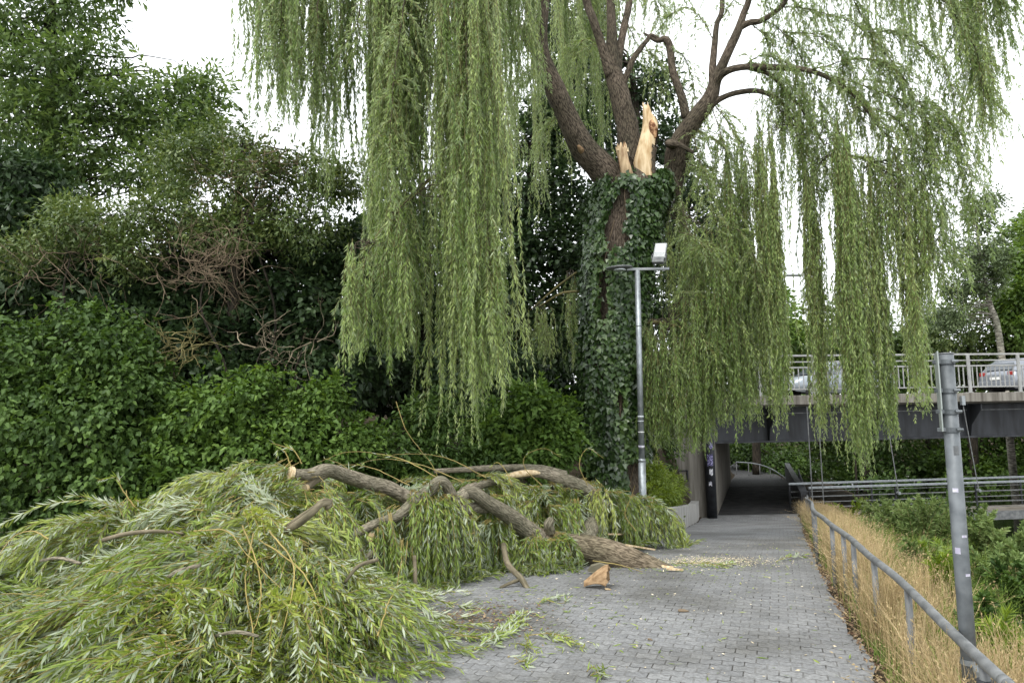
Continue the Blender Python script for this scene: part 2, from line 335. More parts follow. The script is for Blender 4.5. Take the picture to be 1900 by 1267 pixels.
# paving: interlocking grey setts in rows across the path, joints and wear in object space
def paving():
    m, N, Lk, b = mat('grey_paving_setts', .82, .25)
    tc = N.new('ShaderNodeTexCoord'); mp = N.new('ShaderNodeMapping'); Lk.new(tc.outputs['Object'], mp.inputs[0])
    mp.inputs['Rotation'].default_value = (0, 0, math.radians(20.5))
    sx = N.new('ShaderNodeSeparateXYZ'); Lk.new(mp.outputs[0], sx.inputs[0])
    pp = N.new('ShaderNodeMath'); pp.operation = 'PINGPONG'; pp.inputs[1].default_value = .0375; Lk.new(sx.outputs[0], pp.inputs[0])
    m1 = N.new('ShaderNodeMath'); m1.operation = 'MULTIPLY_ADD'; m1.inputs[1].default_value = .55; Lk.new(pp.outputs[0], m1.inputs[0]); Lk.new(sx.outputs[1], m1.inputs[2])
    wob = N.new('ShaderNodeTexNoise'); wob.inputs['Scale'].default_value = 2.2; wob.inputs['Detail'].default_value = 3; Lk.new(mp.outputs[0], wob.inputs['Vector'])
    m2 = N.new('ShaderNodeMath'); m2.operation = 'MULTIPLY_ADD'; m2.inputs[1].default_value = .11; Lk.new(wob.outputs['Fac'], m2.inputs[0]); Lk.new(m1.outputs[0], m2.inputs[2])
    cx = N.new('ShaderNodeCombineXYZ'); Lk.new(sx.outputs[0], cx.inputs[0]); Lk.new(m2.outputs[0], cx.inputs[1])
    br = N.new('ShaderNodeTexBrick'); br.inputs['Scale'].default_value = 1; br.inputs['Brick Width'].default_value = .15; br.inputs['Row Height'].default_value = .10
    br.inputs['Mortar Size'].default_value = .005; br.inputs['Mortar Smooth'].default_value = .35; br.inputs['Bias'].default_value = -.1
    br.inputs['Color1'].default_value = (.172, .174, .177, 1); br.inputs['Color2'].default_value = (.212, .213, .213, 1)
    Lk.new(cx.outputs[0], br.inputs['Vector'])
    jn = N.new('ShaderNodeTexNoise'); jn.inputs['Scale'].default_value = 6; jn.inputs['Detail'].default_value = 4; Lk.new(tc.outputs['Object'], jn.inputs['Vector'])
    jr = ramp(N, [(.34, (.045, .042, .038)), (.52, (.17, .168, .162))]); Lk.new(jn.outputs['Fac'], jr.inputs[0]); Lk.new(jr.outputs[0], br.inputs['Mortar'])
    big = N.new('ShaderNodeTexNoise'); big.inputs['Scale'].default_value = .9; big.inputs['Detail'].default_value = 6; Lk.new(tc.outputs['Object'], big.inputs['Vector'])
    rb = ramp(N, [(.33, (.60, .585, .55)), (.55, (1, 1, 1)), (.75, (1.16, 1.16, 1.15))]); Lk.new(big.outputs['Fac'], rb.inputs[0])
    fine = N.new('ShaderNodeTexNoise'); fine.inputs['Scale'].default_value = 34; fine.inputs['Detail'].default_value = 6; fine.inputs['Roughness'].default_value = .7; Lk.new(tc.outputs['Object'], fine.inputs['Vector'])
    rf = ramp(N, [(.3, (.62, .62, .61)), (.7, (1.32, 1.32, 1.32))]); Lk.new(fine.outputs['Fac'], rf.inputs[0])
    a = N.new('ShaderNodeMix'); a.data_type = 'RGBA'; a.blend_type = 'MULTIPLY'; a.inputs[0].default_value = 1; Lk.new(br.outputs['Color'], a.inputs[6]); Lk.new(rb.outputs[0], a.inputs[7])
    c = N.new('ShaderNodeMix'); c.data_type = 'RGBA'; c.blend_type = 'MULTIPLY'; c.inputs[0].default_value = 1; Lk.new(a.outputs[2], c.inputs[6]); Lk.new(rf.outputs[0], c.inputs[7])
    Lk.new(c.outputs[2], b.inputs['Base Color'])
    hm = N.new('ShaderNodeMath'); hm.operation = 'MULTIPLY_ADD'; hm.inputs[1].default_value = -1; Lk.new(br.outputs['Fac'], hm.inputs[0])
    hf = N.new('ShaderNodeMath'); hf.operation = 'MULTIPLY'; hf.inputs[1].default_value = .35; Lk.new(fine.outputs['Fac'], hf.inputs[0]); Lk.new(hf.outputs[0], hm.inputs[2])
    bp = N.new('ShaderNodeBump'); bp.inputs['Strength'].default_value = .8; bp.inputs['Distance'].default_value = .012; Lk.new(hm.outputs[0], bp.inputs['Height']); Lk.new(bp.outputs[0], b.inputs['Normal'])
    return m
M_pave = paving()
def water_mat():
    m, N, Lk, b = mat('river_water', .12, .5); b.inputs['Base Color'].default_value = (.02, .025, .016, 1)
    t = N.new('ShaderNodeTexNoise'); t.inputs['Scale'].default_value = 3; tc = N.new('ShaderNodeTexCoord'); Lk.new(tc.outputs['Object'], t.inputs['Vector'])
    bp = N.new('ShaderNodeBump'); bp.inputs['Strength'].default_value = .2; bp.inputs['Distance'].default_value = .05; Lk.new(t.outputs['Fac'], bp.inputs['Height']); Lk.new(bp.outputs[0], b.inputs['Normal'])
    return m
M_water = water_mat()
M_asph_shade = noise_mat('shade_darkened_asphalt', (.022, .022, .023), (.048, .047, .046), scale=3, rough=.9, spec=.15, bump=.4, bscale=60)  # asphalt colour darkened to stand in for shade under the bridge

# ------------------------------------------------------------------ ground, path, water
def grid(xs, ys, zf, name, m, kind):
    X, Y = np.meshgrid(xs, ys); Z = zf(X.ravel(), Y.ravel())
    V = np.stack([X.ravel(), Y.ravel(), Z], -1); nx, ny = len(xs), len(ys)
    i = np.arange(nx * ny).reshape(ny, nx)
    q = np.stack([i[:-1, :-1], i[:-1, 1:], i[1:, 1:], i[1:, :-1]], -1).reshape(-1, 4)
    return tag(np_mesh(name, V, [q], m, smooth=True), kind=kind)
def gz(x, y):
    z = ground(x, y) - .03
    z += .035 * vnoise(np.stack([x * 1.3, y * 1.3, x * 0], -1), 3) * ((x < left(y) - .3) | (x > edge(y) + .5))
    return z
xs = np.concatenate([np.linspace(-160, -16, 20), np.arange(-15, 26, .28), np.linspace(27, 200, 26)])
ys = np.concatenate([np.arange(-8, 46, .28), np.linspace(47, 300, 30)])
grid(xs, ys, gz, 'ground', M_soil, 'structure')
# path sheet between its two edges
pv, rows = [], np.concatenate([np.arange(-6, 46, .25)])
for y in rows:
    l = max(left(y) + .02, -9.5); r = edge(y) + .035 * math.sin(y * 5.1) + .02 * math.sin(y * 13)
    for t in np.linspace(0, 1, 25): pv.append((l + (r - l) * t, y, float(base(y)) + .004))
i = np.arange(len(rows) * 25).reshape(-1, 25)
tag(np_mesh('path', np.array(pv), [np.stack([i[:-1, :-1], i[:-1, 1:], i[1:, 1:], i[1:, :-1]], -1).reshape(-1, 4)], M_pave, smooth=True), kind='structure')
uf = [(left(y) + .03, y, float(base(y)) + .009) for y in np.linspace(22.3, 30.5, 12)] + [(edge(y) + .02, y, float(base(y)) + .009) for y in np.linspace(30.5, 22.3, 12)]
tag(np_mesh('underpass_road', np.array(uf), [np.arange(24)[None]], M_asph_shade), kind='structure')  # sheet over the paving, underpass shade put into its colour
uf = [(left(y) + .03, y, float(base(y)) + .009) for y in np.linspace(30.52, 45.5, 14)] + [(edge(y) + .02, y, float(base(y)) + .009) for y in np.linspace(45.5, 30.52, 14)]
tag(np_mesh('far_path', np.array(uf), [np.arange(28)[None]], M_asph), kind='structure')  # darker sheet over the paving, its tone replaces tree shade past the exit
tag(np_mesh('river', np.array([(4, -8, -3.1), (150, -8, -3.1), (150, 260, -3.1), (4, 260, -3.1)]), [np.array([[0, 1, 2, 3]])], M_water), kind='structure')

# ------------------------------------------------------------------ road bridge
BS = .1145                                                # the bridge runs slightly away to the right
def by(x, off=0.0): return 22 + (x - 7.2) * BS + off
BANG = math.atan(BS); BROT = Matrix.Rotation(BANG, 4, 'Z')
BN = Vector((-math.sin(BANG), math.cos(BANG), 0)); BT = Vector((math.cos(BANG), math.sin(BANG), 0))
def bp_(x, off, z): return Vector((x, by(x), z)) + BN * off
def bbox(mb, x0, x1, o0, o1, z0, z1, bevel=0):
    a, b = bp_(x0, 0, 0), bp_(x1, 0, 0); c = (a + b) / 2 + BN * (o0 + o1) / 2; c.z = (z0 + z1) / 2
    mb.box(c, ((b - a).length, o1 - o0, z1 - z0), BROT, bevel); return mb
bridge = empty('road_bridge', bp_(12, 0, -1.6), 'road bridge with dark steel girder and concrete deck edge crossing over the path', 'bridge')
bbox(MB(), -24, 46, .25, 9.6, 1.74, 2.0).build('deck', M_conc, bridge)
d = MB()
for x0 in np.arange(-24, 46, 5.0): bbox(d, x0 + .006, x0 + 4.994, 0, .247, 1.79, 2.08, .012)
d.build('deck_edge', M_conce, bridge)
for off in (.75, 4.8, 8.8):
    g_ = MB(); bbox(g_, 5.2, 46, off, off + .05, .66, 1.70); bbox(g_, 5.2, 46, off - .16, off + .2, .60, .657); bbox(g_, 5.2, 46, off - .1, off + .15, 1.703, 1.738)
    g_.build('girder', M_darkpaint, bridge)
st = bbox(MB(), 5.2, 46, .715, .747, 1.50, 1.535).build('pipe_rail', M_galvd, bridge)
for x in (8.3, 11.9, 15.3, 18.8, 22.3):
    p0 = bp_(x, .745, 0)
    MB().poly([bp_(x, .745, .66), bp_(x, .745, 1.70), bp_(x, .10, 1.70), bp_(x, .10, 1.55), bp_(x, .55, 1.05), bp_(x, .62, .66)], .03, BT).build('bracket', M_darkpaint, bridge)
ab = MB().prism([(-24, by(-24, .3)), (6.2, by(6.2, .06)), (9.9, by(9.9, 10.2)), (-20, by(-20, 10.2))], -2.0, 1.735)
ab.build('abutment', M_conce, bridge)
j = MB()
for z in (-.9, -.1):
    bbox(j, 4.0, 6.18, .165, .185, z, z + .012)
j.build('formwork_joint', M_concl, bridge)
pw_ = MB().prism([(edge(21.9) + .1, 21.9), (edge(21.9) + .32, 21.9), (edge(33.5) + .32, 33.5), (edge(33.5) + .1, 33.5)], -2.4, -.9); tag(pw_.build('parapet_wall', M_darkpaint), 'low dark parapet along the river side of the underpass path', 'wall')
# box frame fixed to the abutment face
fr = empty('wall_hatch', bp_(5.15, .1, -.35), 'small dark square metal frame fixed to the concrete bridge wall', 'hatch')
f = MB(); 
for (a0, a1, z0, z1) in ((4.98, 5.01, -.50, -.15), (5.29, 5.32, -.50, -.15), (5.01, 5.29, -.18, -.15), (5.01, 5.29, -.50, -.47), (5.12, 5.15, -.47, -.3)):
    bbox(f, a0, a1, -.03, .09, z0, z1)
f.build('frame', M_black, fr)
bbox(MB(), 5.01, 5.29, .03, .09, -.47, -.18).build('panel', M_conc, fr)
pp = empty('drainpipe', bp_(6.02, -.1, -1.6), 'thick black drainpipe with torn purple stickers beside the underpass mouth', 'pipe')
MB().cyl(bp_(6.0, -.07, -1.62), bp_(6.0, -.07, 1.72), .155, seg=20).build('pipe', M_black, pp, True)
for z0, z1, a0, a1, mm in ((-.02, .32, -2.3, -1.2, M_stickp), (-.3, -.12, -2.0, -1.3, M_stick), (-.62, -.5, -2.2, -1.6, M_stick), (.5, .7, -1.9, -1.1, M_stickp)):
    c = bp_(6.0, -.07, 0); vs = []
    for t in np.linspace(a0, a1, 7):
        for z in (z0 + .02 * math.sin(t * 9), z1 + .015 * math.sin(t * 13)): vs.append((c.x + .158 * math.cos(t), c.y + .158 * math.sin(t), z))
    i = np.arange(6)[:, None] * 2
    np_mesh('sticker', np.array(vs), [i + np.array([[0, 2, 3, 1]])], mm, pp)

# bridge railing: posts, three rails, one baluster panel per bay
br = empty('bridge_railing', bp_(10, .12, 2.08), 'light grey steel railing of thin upright bars along the edge of the road bridge', 'railing')
PX_ = np.arange(-8.2, 27, 1.78)
for z, t, nm in ((3.34, .06, 'top_rail'), (3.14, .04, 'middle_rail'), (2.96, .05, 'upper_rail'), (2.27, .04, 'lower_rail')):
    bbox(MB(), PX_[0], PX_[-1], .10 - t / 2, .10 + t / 2, z - t / 2, z + t / 2, .008).build(nm, M_rail, br)
for x in PX_:
    q = MB(); bbox(q, x - .05, x + .05, .03, .072, 2.083, 3.31); bbox(q, x - .09, x + .09, .02, .2, 2.083, 2.10); q.build('post', M_rail, br)
for x0, x1 in zip(PX_[:-1], PX_[1:]):
    q = MB()
    for x in np.linspace(x0, x1, 12)[1:-1]: bbox(q, x - .011, x + .011, .085, .115, 2.292, 2.934)
    q.build('baluster_panel', M_rail, br)

# light mast standing on the bridge
lm = empty('street_light_mast', (11.2, 30.5, 2.0), 'thin pale street light mast on the bridge seen between the hanging willow strands', 'mast')
MB().cyl((11.2, 30.5, 2.0), (11.1, 30.5, 7.2), .075, .05, 12).build('pole', M_rail, lm, True)
q = MB().cyl((11.1, 30.5, 7.2), (12.2, 30.5, 7.5), .035, seg=8); q.box((12.5, 30.5, 7.5), (.7, .25, .1), bevel=.03); q.build('lantern_arm', M_alu, lm)

# hanging footbridge below the road bridge
fb = empty('hanging_footbridge', (14, 22, -1.75), 'narrow wire-railed footbridge hung on rods beneath the road bridge', 'footbridge')
bbox(MB(), 8.9, 30, -.3, .95, -1.80, -1.68).build('deck', M_conc, fb)
bbox(MB(), 8.9, 30, -.34, -.303, -1.93, -1.66).build('edge_beam', M_galvd, fb)
for o in (-.3, .93):
    bbox(MB(), 9.0, 30, o - .035, o + .035, -.80, -.73, .01).build('handrail', M_galv, fb)
    for z in (-1.02, -1.2, -1.36, -1.52): bbox(MB(), 9.05, 30, o - .008, o + .008, z - .008, z + .008).build('rail_wire', M_galvd, fb)
for x in (9.03, 11.85, 14.55, 17.2, 19.9, 22.6):
    for o in (-.3, .93): bbox(MB(), x - .025, x + .025, o - .02, o + .02, -1.66, -.803).build('post', M_darkpaint, fb)
    if x < 10: continue
    MB().cyl(bp_(x, -.03, 1.86), bp_(x + .05, -.36, -.98), .014, seg=8).build('hanger_rod', M_galvd, fb)
    q = MB(); bbox(q, x - .06, x + .06, -.1, -.003, 1.68, 1.98); q.build('rod_anchor', M_galv, fb); MB().cyl(bp_(x + .05, -.42, -1.0), bp_(x + .05, -.3, -1.0), .05, seg=10).build('rod_end', M_galv, fb)
for x in (9.0, 9.35):
    MB().cyl(bp_(x, -.5, 1.72), bp_(x, -.5, -1.66), .018, seg=8).build('hanger_rod', M_galvd, fb)

# low retaining wall between planting and underpass
w0, w1 = np.array([3.34, 15.2]), np.array([5.62, 21.8])
nrm = np.array([-(w1 - w0)[1], (w1 - w0)[0]]); nrm = nrm / np.linalg.norm(nrm)
wv = MB(); n = 8; 
pts = [w0 + (w1 - w0) * t for t in np.linspace(0, 1, n)]
bm = wv.bm; ring = []
for p in pts:
    b_ = float(base(p[1])); q = p + nrm * .22
    top = b_ + .52
    ring.append([bm.verts.new((p[0], p[1], b_ - .3)), bm.verts.new((p[0], p[1], top)), bm.verts.new((q[0], q[1], top)), bm.verts.new((q[0], q[1], b_ - .3))])
for a, b in zip(ring[:-1], ring[1:]):
    for k in range(4): bm.faces.new((a[k], a[(k + 1) % 4], b[(k + 1) % 4], b[k]))
bm.faces.new(ring[0]); bm.faces.new(ring[-1][::-1])
tag(wv.build('retaining_wall', M_concl), 'low pale concrete retaining wall holding the planted bank beside the path', 'wall')

# ------------------------------------------------------------------ cars on the bridge
def car(loc, heading, paint, label, plate=True):
    c = empty('parked_car' if False else 'car', loc, label, 'car'); c.rotation_euler.z = 0
    R = Matrix.Translation(loc) @ Matrix.Rotation(heading, 4, 'Z')
    # side profile, x rearward negative; (x, z) lower body and roof
    def loft(rows, name, m, smooth=True):
        V, n = [], len(rows[0])
        for r_ in rows: V += [R @ Vector(p) for p in r_]
        i = np.arange(len(rows) * n).reshape(-1, n)
        polys = [np.stack([i[:-1, :-1], i[1:, :-1], i[1:, 1:], i[:-1, 1:]], -1).reshape(-1, 4)]
        o = np_mesh(name, np.array([tuple(v) for v in V]), polys, m, c, smooth=smooth); return o
    prof = [(-2.12, .45, .55, .80), (-2.14, .35, .80, .84), (-2.05, .28, .98, .87), (-1.6, .24, 1.02, .90), (-.4, .22, 1.0, .90), (.8, .22, .97, .90), (1.5, .24, .90, .88), (1.95, .30, .78, .82), (2.12, .40, .62, .70)]
    rows = []
    for x, z0, z1, w in prof:
        rows.append([(x, -w * .9, z0), (x, -w, z0 + .12), (x, -w, (z0 + z1) / 2), (x, -w * .96, z1 - .04), (x, -w * .85, z1), (x, 0, z1 + .02), (x, w * .85, z1), (x, w * .96, z1 - .04), (x, w, (z0 + z1) / 2), (x, w, z0 + .12), (x, w * .9, z0)])
    V = loft(rows, 'body', paint)
    roof = [(-2.0, 1.0, .80), (-1.78, 1.28, .74), (-1.5, 1.46, .68), (-.6, 1.52, .68), (.2, 1.48, .68), (.75, 1.22, .74), (1.2, .98, .80)]
    rows = [[(x, -.86, .97), (x, -w, z - .05 if z > 1.2 else z - .01), (x, -w * .86, z), (x, 0, z + .03), (x, w * .86, z), (x, w, z - .05 if z > 1.2 else z - .01), (x, .86, .97)] for x, z, w in roof]
    loft(rows, 'roof', paint)
    for s in (-1, 1):
        for nm, pts in (('side_window', [(-1.62, 1.06), (-1.36, 1.36), (-.55, 1.42), (-.5, 1.06)]), ('side_window', [(-.42, 1.06), (-.46, 1.42), (.15, 1.39), (.72, 1.06)])):
            q = MB(); q.poly([R @ Vector((x, s * (.868 - (z - .97) * .30), z)) for x, z in pts], .012, R.to_3x3() @ Vector((0, s, .3))); q.build(nm, M_glass, c)
        tr = MB()
        for a, b in (((-1.66, 1.05), (-1.38, 1.38)), ((-1.38, 1.38), (.16, 1.415)), ((-1.66, 1.045), (.74, 1.045))):
            tr.cyl(R @ Vector((a[0], s * (.885 - (a[1] - .97) * .30), a[1])), R @ Vector((b[0], s * (.885 - (b[1] - .97) * .30), b[1])), .016, seg=6)
        tr.build('window_trim', M_chrome, c)
        q = MB(); q.box(R @ Vector((-2.06, s * .68, .88)), (.16, .26, .16), R.to_3x3().to_4x4(), .03); q.build('tail_light', M_red, c)
        for x in (-1.32, 1.3):
            a, b = R @ Vector((x, s * .72, .32)), R @ Vector((x, s * .93, .32))
            wq = MB().cyl(a, b, .325, seg=22); w_ = wq.build('wheel', M_rubber, c, True)
            a, b = R @ Vector((x, s * .90, .32)), R @ Vector((x, s * .94, .32)); MB().cyl(a, b, .2, seg=14).build('rim', M_alu, w_)
        q = MB(); q.box(R @ Vector((.55, s * .98, 1.06)), (.14, .2, .13), R.to_3x3().to_4x4(), .03); q.build('mirror', paint, c)
    q = MB(); q.poly([R @ Vector(p) for p in ((-2.02, -.66, 1.03), (-1.81, -.6, 1.31), (-1.81, .6, 1.31), (-2.02, .66, 1.03))], .02, R.to_3x3() @ Vector((-1, 0, .6))); q.build('rear_window', M_glass, c)
    q = MB(); q.poly([R @ Vector(p) for p in ((1.16, -.66, 1.02), (.78, -.6, 1.24), (.78, .6, 1.24), (1.16, .66, 1.02))], .02, R.to_3x3() @ Vector((1, 0, 1))); q.build('windscreen', M_glass, c)
    q = MB(); q.box(R @ Vector((-2.14, 0, .48)), (.12, 1.62, .24), R.to_3x3().to_4x4(), .04); q.build('rear_bumper', paint, c)
    q = MB(); q.box(R @ Vector((-2.165, 0, .70)), (.02, .52, .11), R.to_3x3().to_4x4()); q.build('number_plate', M_plate, c)
    return c
car((21.75, 28.9, 2.03), math.radians(10), M_carg, 'dark grey hatchback with red tail light driving away at the right end of the bridge')
car((13.0, 28.5, 2.03), math.radians(186), M_carb, 'pale silver car half hidden behind hanging willow strands on the bridge')

# ------------------------------------------------------------------ lamp post with floodlight
LY = 12.0
lb, lt = hit(1195, 1010), at(1182.5, 502, LY)
lb = np.array([at(1194.5, 1010, LY)[0], LY, float(base(LY))])
lamp = empty('lamp_post', lb, 'slim galvanised lamp post carrying a flat lamp and a tilted floodlight on one arm', 'lamp post')
LT = Vector(lt); LB = Vector(lb)
def lp(t): return LB.lerp(LT, t)
q = MB().cyl(lp(-.02), lp(.30), .064, .062, 20); q.cyl(lp(.30), lp(1), .052, .047, 20); q.cyl(lp(.295), lp(.305), .066, .058, 20)
q.build('pole', M_galv, lamp, True)
for t, h, m_ in ((.455, .02, M_white), (.40, .012, M_yel), (.345, .03, M_stick), (.44, .01, M_white), (.79, .008, M_galvd)):
    MB().cyl(lp(t), lp(t + h * .25), .0545 if t > .3 else .066, seg=20).build('band', m_ if m_ is not M_yel else M_plate, lamp, True)
AL, AR = Vector(at(1168, 498.5, LY)), Vector(at(1236, 502, LY))
am = (AL + AR) / 2; am.z = LT.z + .02
MB().box(am, ((AR - AL).length + .1, .07, .045), bevel=.006).build('arm', M_alu, lamp)
# flat luminaire on the left end
bm = MB(); c = Vector(at(1149, 494, LY - .02)); c.z = LT.z + .05
bmesh.ops.create_uvsphere(bm.bm, u_segments=28, v_segments=12, radius=1, matrix=Matrix.Translation(c) @ Matrix.Rotation(-.05, 4, 'Y') @ Matrix.Diagonal((.235, .17, .036, 1)))
lum = bm.build('flat_lamp', M_galvd, lamp, True)
MB().cyl(c + Vector((.0, 0, -.032)), c + Vector((0, 0, -.05)), .11, seg=20).build('diffuser', M_white, lum)
# floodlight, lens facing the camera and tipped slightly upward
fc = Vector(at(1225, 466, LY - .02))
FR = Matrix.Rotation(math.radians(-24), 4, 'Z') @ Matrix.Rotation(math.radians(-20), 4, 'X') @ Matrix.Rotation(math.radians(6), 4, 'Y')
q = MB().box(fc, (.215, .05, .30), FR, .012); 
q.build('floodlight_housing', M_alu, lamp)
fo = lambda x, y, z: fc + FR.to_3x3() @ Vector((x, y, z))
fhead = MB().box(fo(0, -.027, .035), (.150, .008, .175), FR, .002).build('floodlight_lens', M_white, lamp)  # unlit lens, white colour stands in for reflected sky
MB().box(fo(0, -.018, -.20), (.205, .09, .11), FR, .012).build('driver_box', M_galvd, lamp)
q = MB()
for s in (-1, 1): q.poly([fo(s * .118, .03, -.06), fo(s * .118, -.02, -.06), fo(s * .118, -.05, -.17), Vector((fo(s * .10, 0, 0).x, LY + .0, am.z + .02)), Vector((fo(s * .10, 0, 0).x, LY + .05, am.z + .02))], .008, (s, 0, 0))
q.build('bracket', M_galvd, lamp)

# ------------------------------------------------------------------ guard rail along the right edge
RP = [hit(1855, 1256, .62), hit(1763, 1169, .62), hit(1667, 1074, .62), hit(1612, 1030, .62), hit(1577, 998, .62), hit(1543, 974, .62), hit(1528, 961, .62), hit(1509, 946, .62)]
d0 = RP[0] - RP[1]; RP = [RP[0] + d0 * 2.2] + RP + [np.array([5.9, 14.2, float(base(14.2)) + .62]), np.array([7.95, 19.5, float(base(19.5)) + .66]), np.array([9.1, 22.2, -1.0]), np.array([12.4, 31, -1.0])]
RS = spline(np.array(RP), 160)
gr = empty('guard_rail', (RS[40][0], RS[40][1], base(RS[40][1])), 'long grey tubular steel guard rail along the right edge of the path', 'railing')
V, qd = tubes(RS[None], np.full((1, 160), .026), 14); np_mesh('handrail', V, [qd], M_galvd, gr, smooth=True)
RL = np.concatenate([[0], np.cumsum(np.linalg.norm(np.diff(RS, axis=0), axis=1))])
def rail_at_y(y): return np.array([np.interp(y, RS[:, 1], RS[:, k]) for k in range(3)])
PYs = [1.75, 3.22] + [hit(x, y, .62)[1] for x, y in ((1674, 1090), (1619, 1038), (1584, 1003), (1563, 988), (1543, 974))] + list(np.arange(8.9, 31, 1.15))
for y in PYs:
    p = rail_at_y(y); zb = float(ground(p[0], p[1])) - .1
    MB().cyl((p[0] + .0, p[1], zb), (p[0], p[1], p[2] - .015), .0215, seg=12).build('post', M_galvd, gr, True)
for y in (2.95, 5.9):
    p, p2 = rail_at_y(y), rail_at_y(y + .05); MB().cyl(p, p2, .0285, seg=14).build('sleeve', M_galvd, gr, True)

# ------------------------------------------------------------------ sign pole strapped to the rail
SY = 3.62
s0, s1 = Vector(at(1795.5, 1190, SY)), Vector(at(1754.5, 657, SY))
sdir = (s1 - s0).normalized(); sb = s0 - sdir * ((s0.z - float(ground(s0.x, s0.y)) + .1) / sdir.z)
sp = empty('sign_pole', sb, 'tall grey sign pole in the right foreground with two narrow signs seen edge-on', 'sign post')
MB().cyl(sb, s1, .0355, seg=22).build('pole', M_galvs, sp, True)
MB().cyl(s1, s1 + sdir * .006, .0375, seg=22).build('pole_cap', M_galvd, sp, True)
def spt(py): 
    t = (py - 657) / (1190 - 657); return s1.lerp(s0, t)
VD = Vector((.87, .49, 0)); SD = Vector((-.49, .87, 0))      # the sign faces look down the path
for nm, y0, y1, wd, m_ in (('sign_board', 655, 762, .30, M_sign_g), ('sign_board', 742, 803, .20, M_sign_g)):
    a, b = spt(y0), spt(y1); c = (a + b) / 2 - Vector((.062, 0.02, 0))
    yaw = math.atan2(c.x, c.y)                           # nearly edge-on to the camera
    rot = Matrix.Rotation(-yaw + math.radians(3), 4, 'Z')
    MB().box(c, (.006, wd, (a - b).length), rot, .001).build(nm, m_, sp)
for py in (672, 727, 767, 801):
    a = spt(py); 
    o = MB().cyl(a - sdir * .012, a + sdir * .012, .040, seg=22); o.cyl(a + Vector((.0, -.045, 0)), a + Vector((.028, -.052, 0)), .008, seg=8); o.box(a + Vector((-.045, 0, 0)), (.04, .03, .02), bevel=.003)
    o.build('clamp', M_galvs, sp)
for py, h, a0 in ((848, .045, -1.7), (917, .02, -2.2), (1000, .012, -1.5), (1030, .03, -2.5), (1070, .012, -1.4)):
    a = spt(py); vs = []
    for t in np.linspace(a0 - .35, a0 + .35, 5):
        for z in (0, h): vs.append(tuple(a + sdir * z + Vector((math.cos(t), math.sin(t), 0)) * .0361))
    i = np.arange(4)[:, None] * 2; np_mesh('sticker_scrap', np.array(vs), [i + np.array([[0, 2, 3, 1]])], M_stick if py != 848 else M_galvd, sp)
pb = rail_at_y(3.22)
MB().cyl((pb[0] - .0, pb[1], pb[2] - .9), (pb[0], pb[1], pb[2] - .075), .034, seg=18).build('anchor_tube', M_black, sp, True)
sx_ = spt(1225); MB().cyl((pb[0], pb[1], pb[2] - .125), (pb[0], pb[1], pb[2] - .10), .038, seg=18).build('strap_ring', M_galv, sp); MB().cyl(sx_ - sdir * .012, sx_ + sdir * .012, .040, seg=18).build('strap_ring', M_galv, sp)
MB().box((Vector((pb[0], pb[1], pb[2] - .112)) + Vector((sx_.x, sx_.y, pb[2] - .112))) / 2, (.09, .02, .025), Matrix.Rotation(math.atan2(sx_.y - pb[1], sx_.x - pb[0]), 4, 'Z')).build('strap', M_galv, sp)

# far railing on the path beyond the underpass
frp = spline(np.array([at(1366, 857, 36), at(1400, 860, 35), at(1430, 869, 34), at(1462, 890, 32.5)]), 24)
fr_ = empty('far_path_railing', frp[10] - np.array([0, 0, 1]), 'distant thin railing beside the path beyond the underpass', 'railing')
V, qd = tubes(frp[None], np.full((1, 24), .03), 8); np_mesh('handrail', V, [qd], M_galv, fr_, smooth=True)
for k in range(0, 24, 5): MB().cyl(frp[k] - np.array([0, 0, 1.1]), frp[k], .022, seg=8).build('post', M_galvd, fr_, True)

# ------------------------------------------------------------------ foliage builders
def puffs(blobs, n, pr, rng, inner=.3):
    C, R, A = [], [], []
    for px, py, Y, rx, rz, ry in blobs:
        C.append(at(px, py, Y)); r = np.array([rx * Y / F, ry, rz * Y / F]); R.append(r)
        A.append((r[0] * r[1]) ** .8 + (r[0] * r[2]) ** .8 + (r[1] * r[2]) ** .8)
    A = np.array(A); k = np.maximum((A * 3.2 / pr ** 2).astype(int), 3)
    pc, po, pw = [], [], []
    for c, r, m in zip(C, R, k):
        d = rdir(m, rng); u = (inner + (1 - inner) * rng.random(m) ** .5) * (1 + .42 * vnoise(d * 1.9 + c, 11))
        pc.append(c + d * r * u[:, None]); po.append(norm(d / r)); pw.append(np.full(m, 1.0))
    return np.vstack(pc), np.vstack(po)
def fol(blobs, n, L, W, pr, rng, kind='kite', droop=.3, up=.9, ldroop=.1, inner=.3, tvar=.28):
    pc, po = puffs(blobs, n, pr, rng, inner)
    if len(pc) > 0:
        ts = np.clip(rng.normal(.5, tvar, len(pc)), 0, 1); sz = rng.uniform(.6, 1.35, len(pc))
    i = rng.choice(len(pc), n, p=sz ** 2 / (sz ** 2).sum())
    off = rng.normal(size=(n, 3)) * np.array([.46, .46, .36]) * (pr * sz[i])[:, None]
    P = pc[i] + off
    D = .7 * off / pr + .5 * po[i] + rng.normal(size=(n, 3)) * .55 - np.array([0, 0, droop])
    N = np.array([0, 0, up]) + rng.normal(size=(n, 3)) * .45 + po[i] * .35
    l = L * rng.uniform(.65, 1.25, n)
    V, polys = leaves(P, D, N, l, l * W / L, kind, ldroop)
    t = np.clip(ts[i] * .6 + rng.normal(.2, .17, n), 0, 1)
    return V, polys, np.repeat(t, nverts(kind)), pc
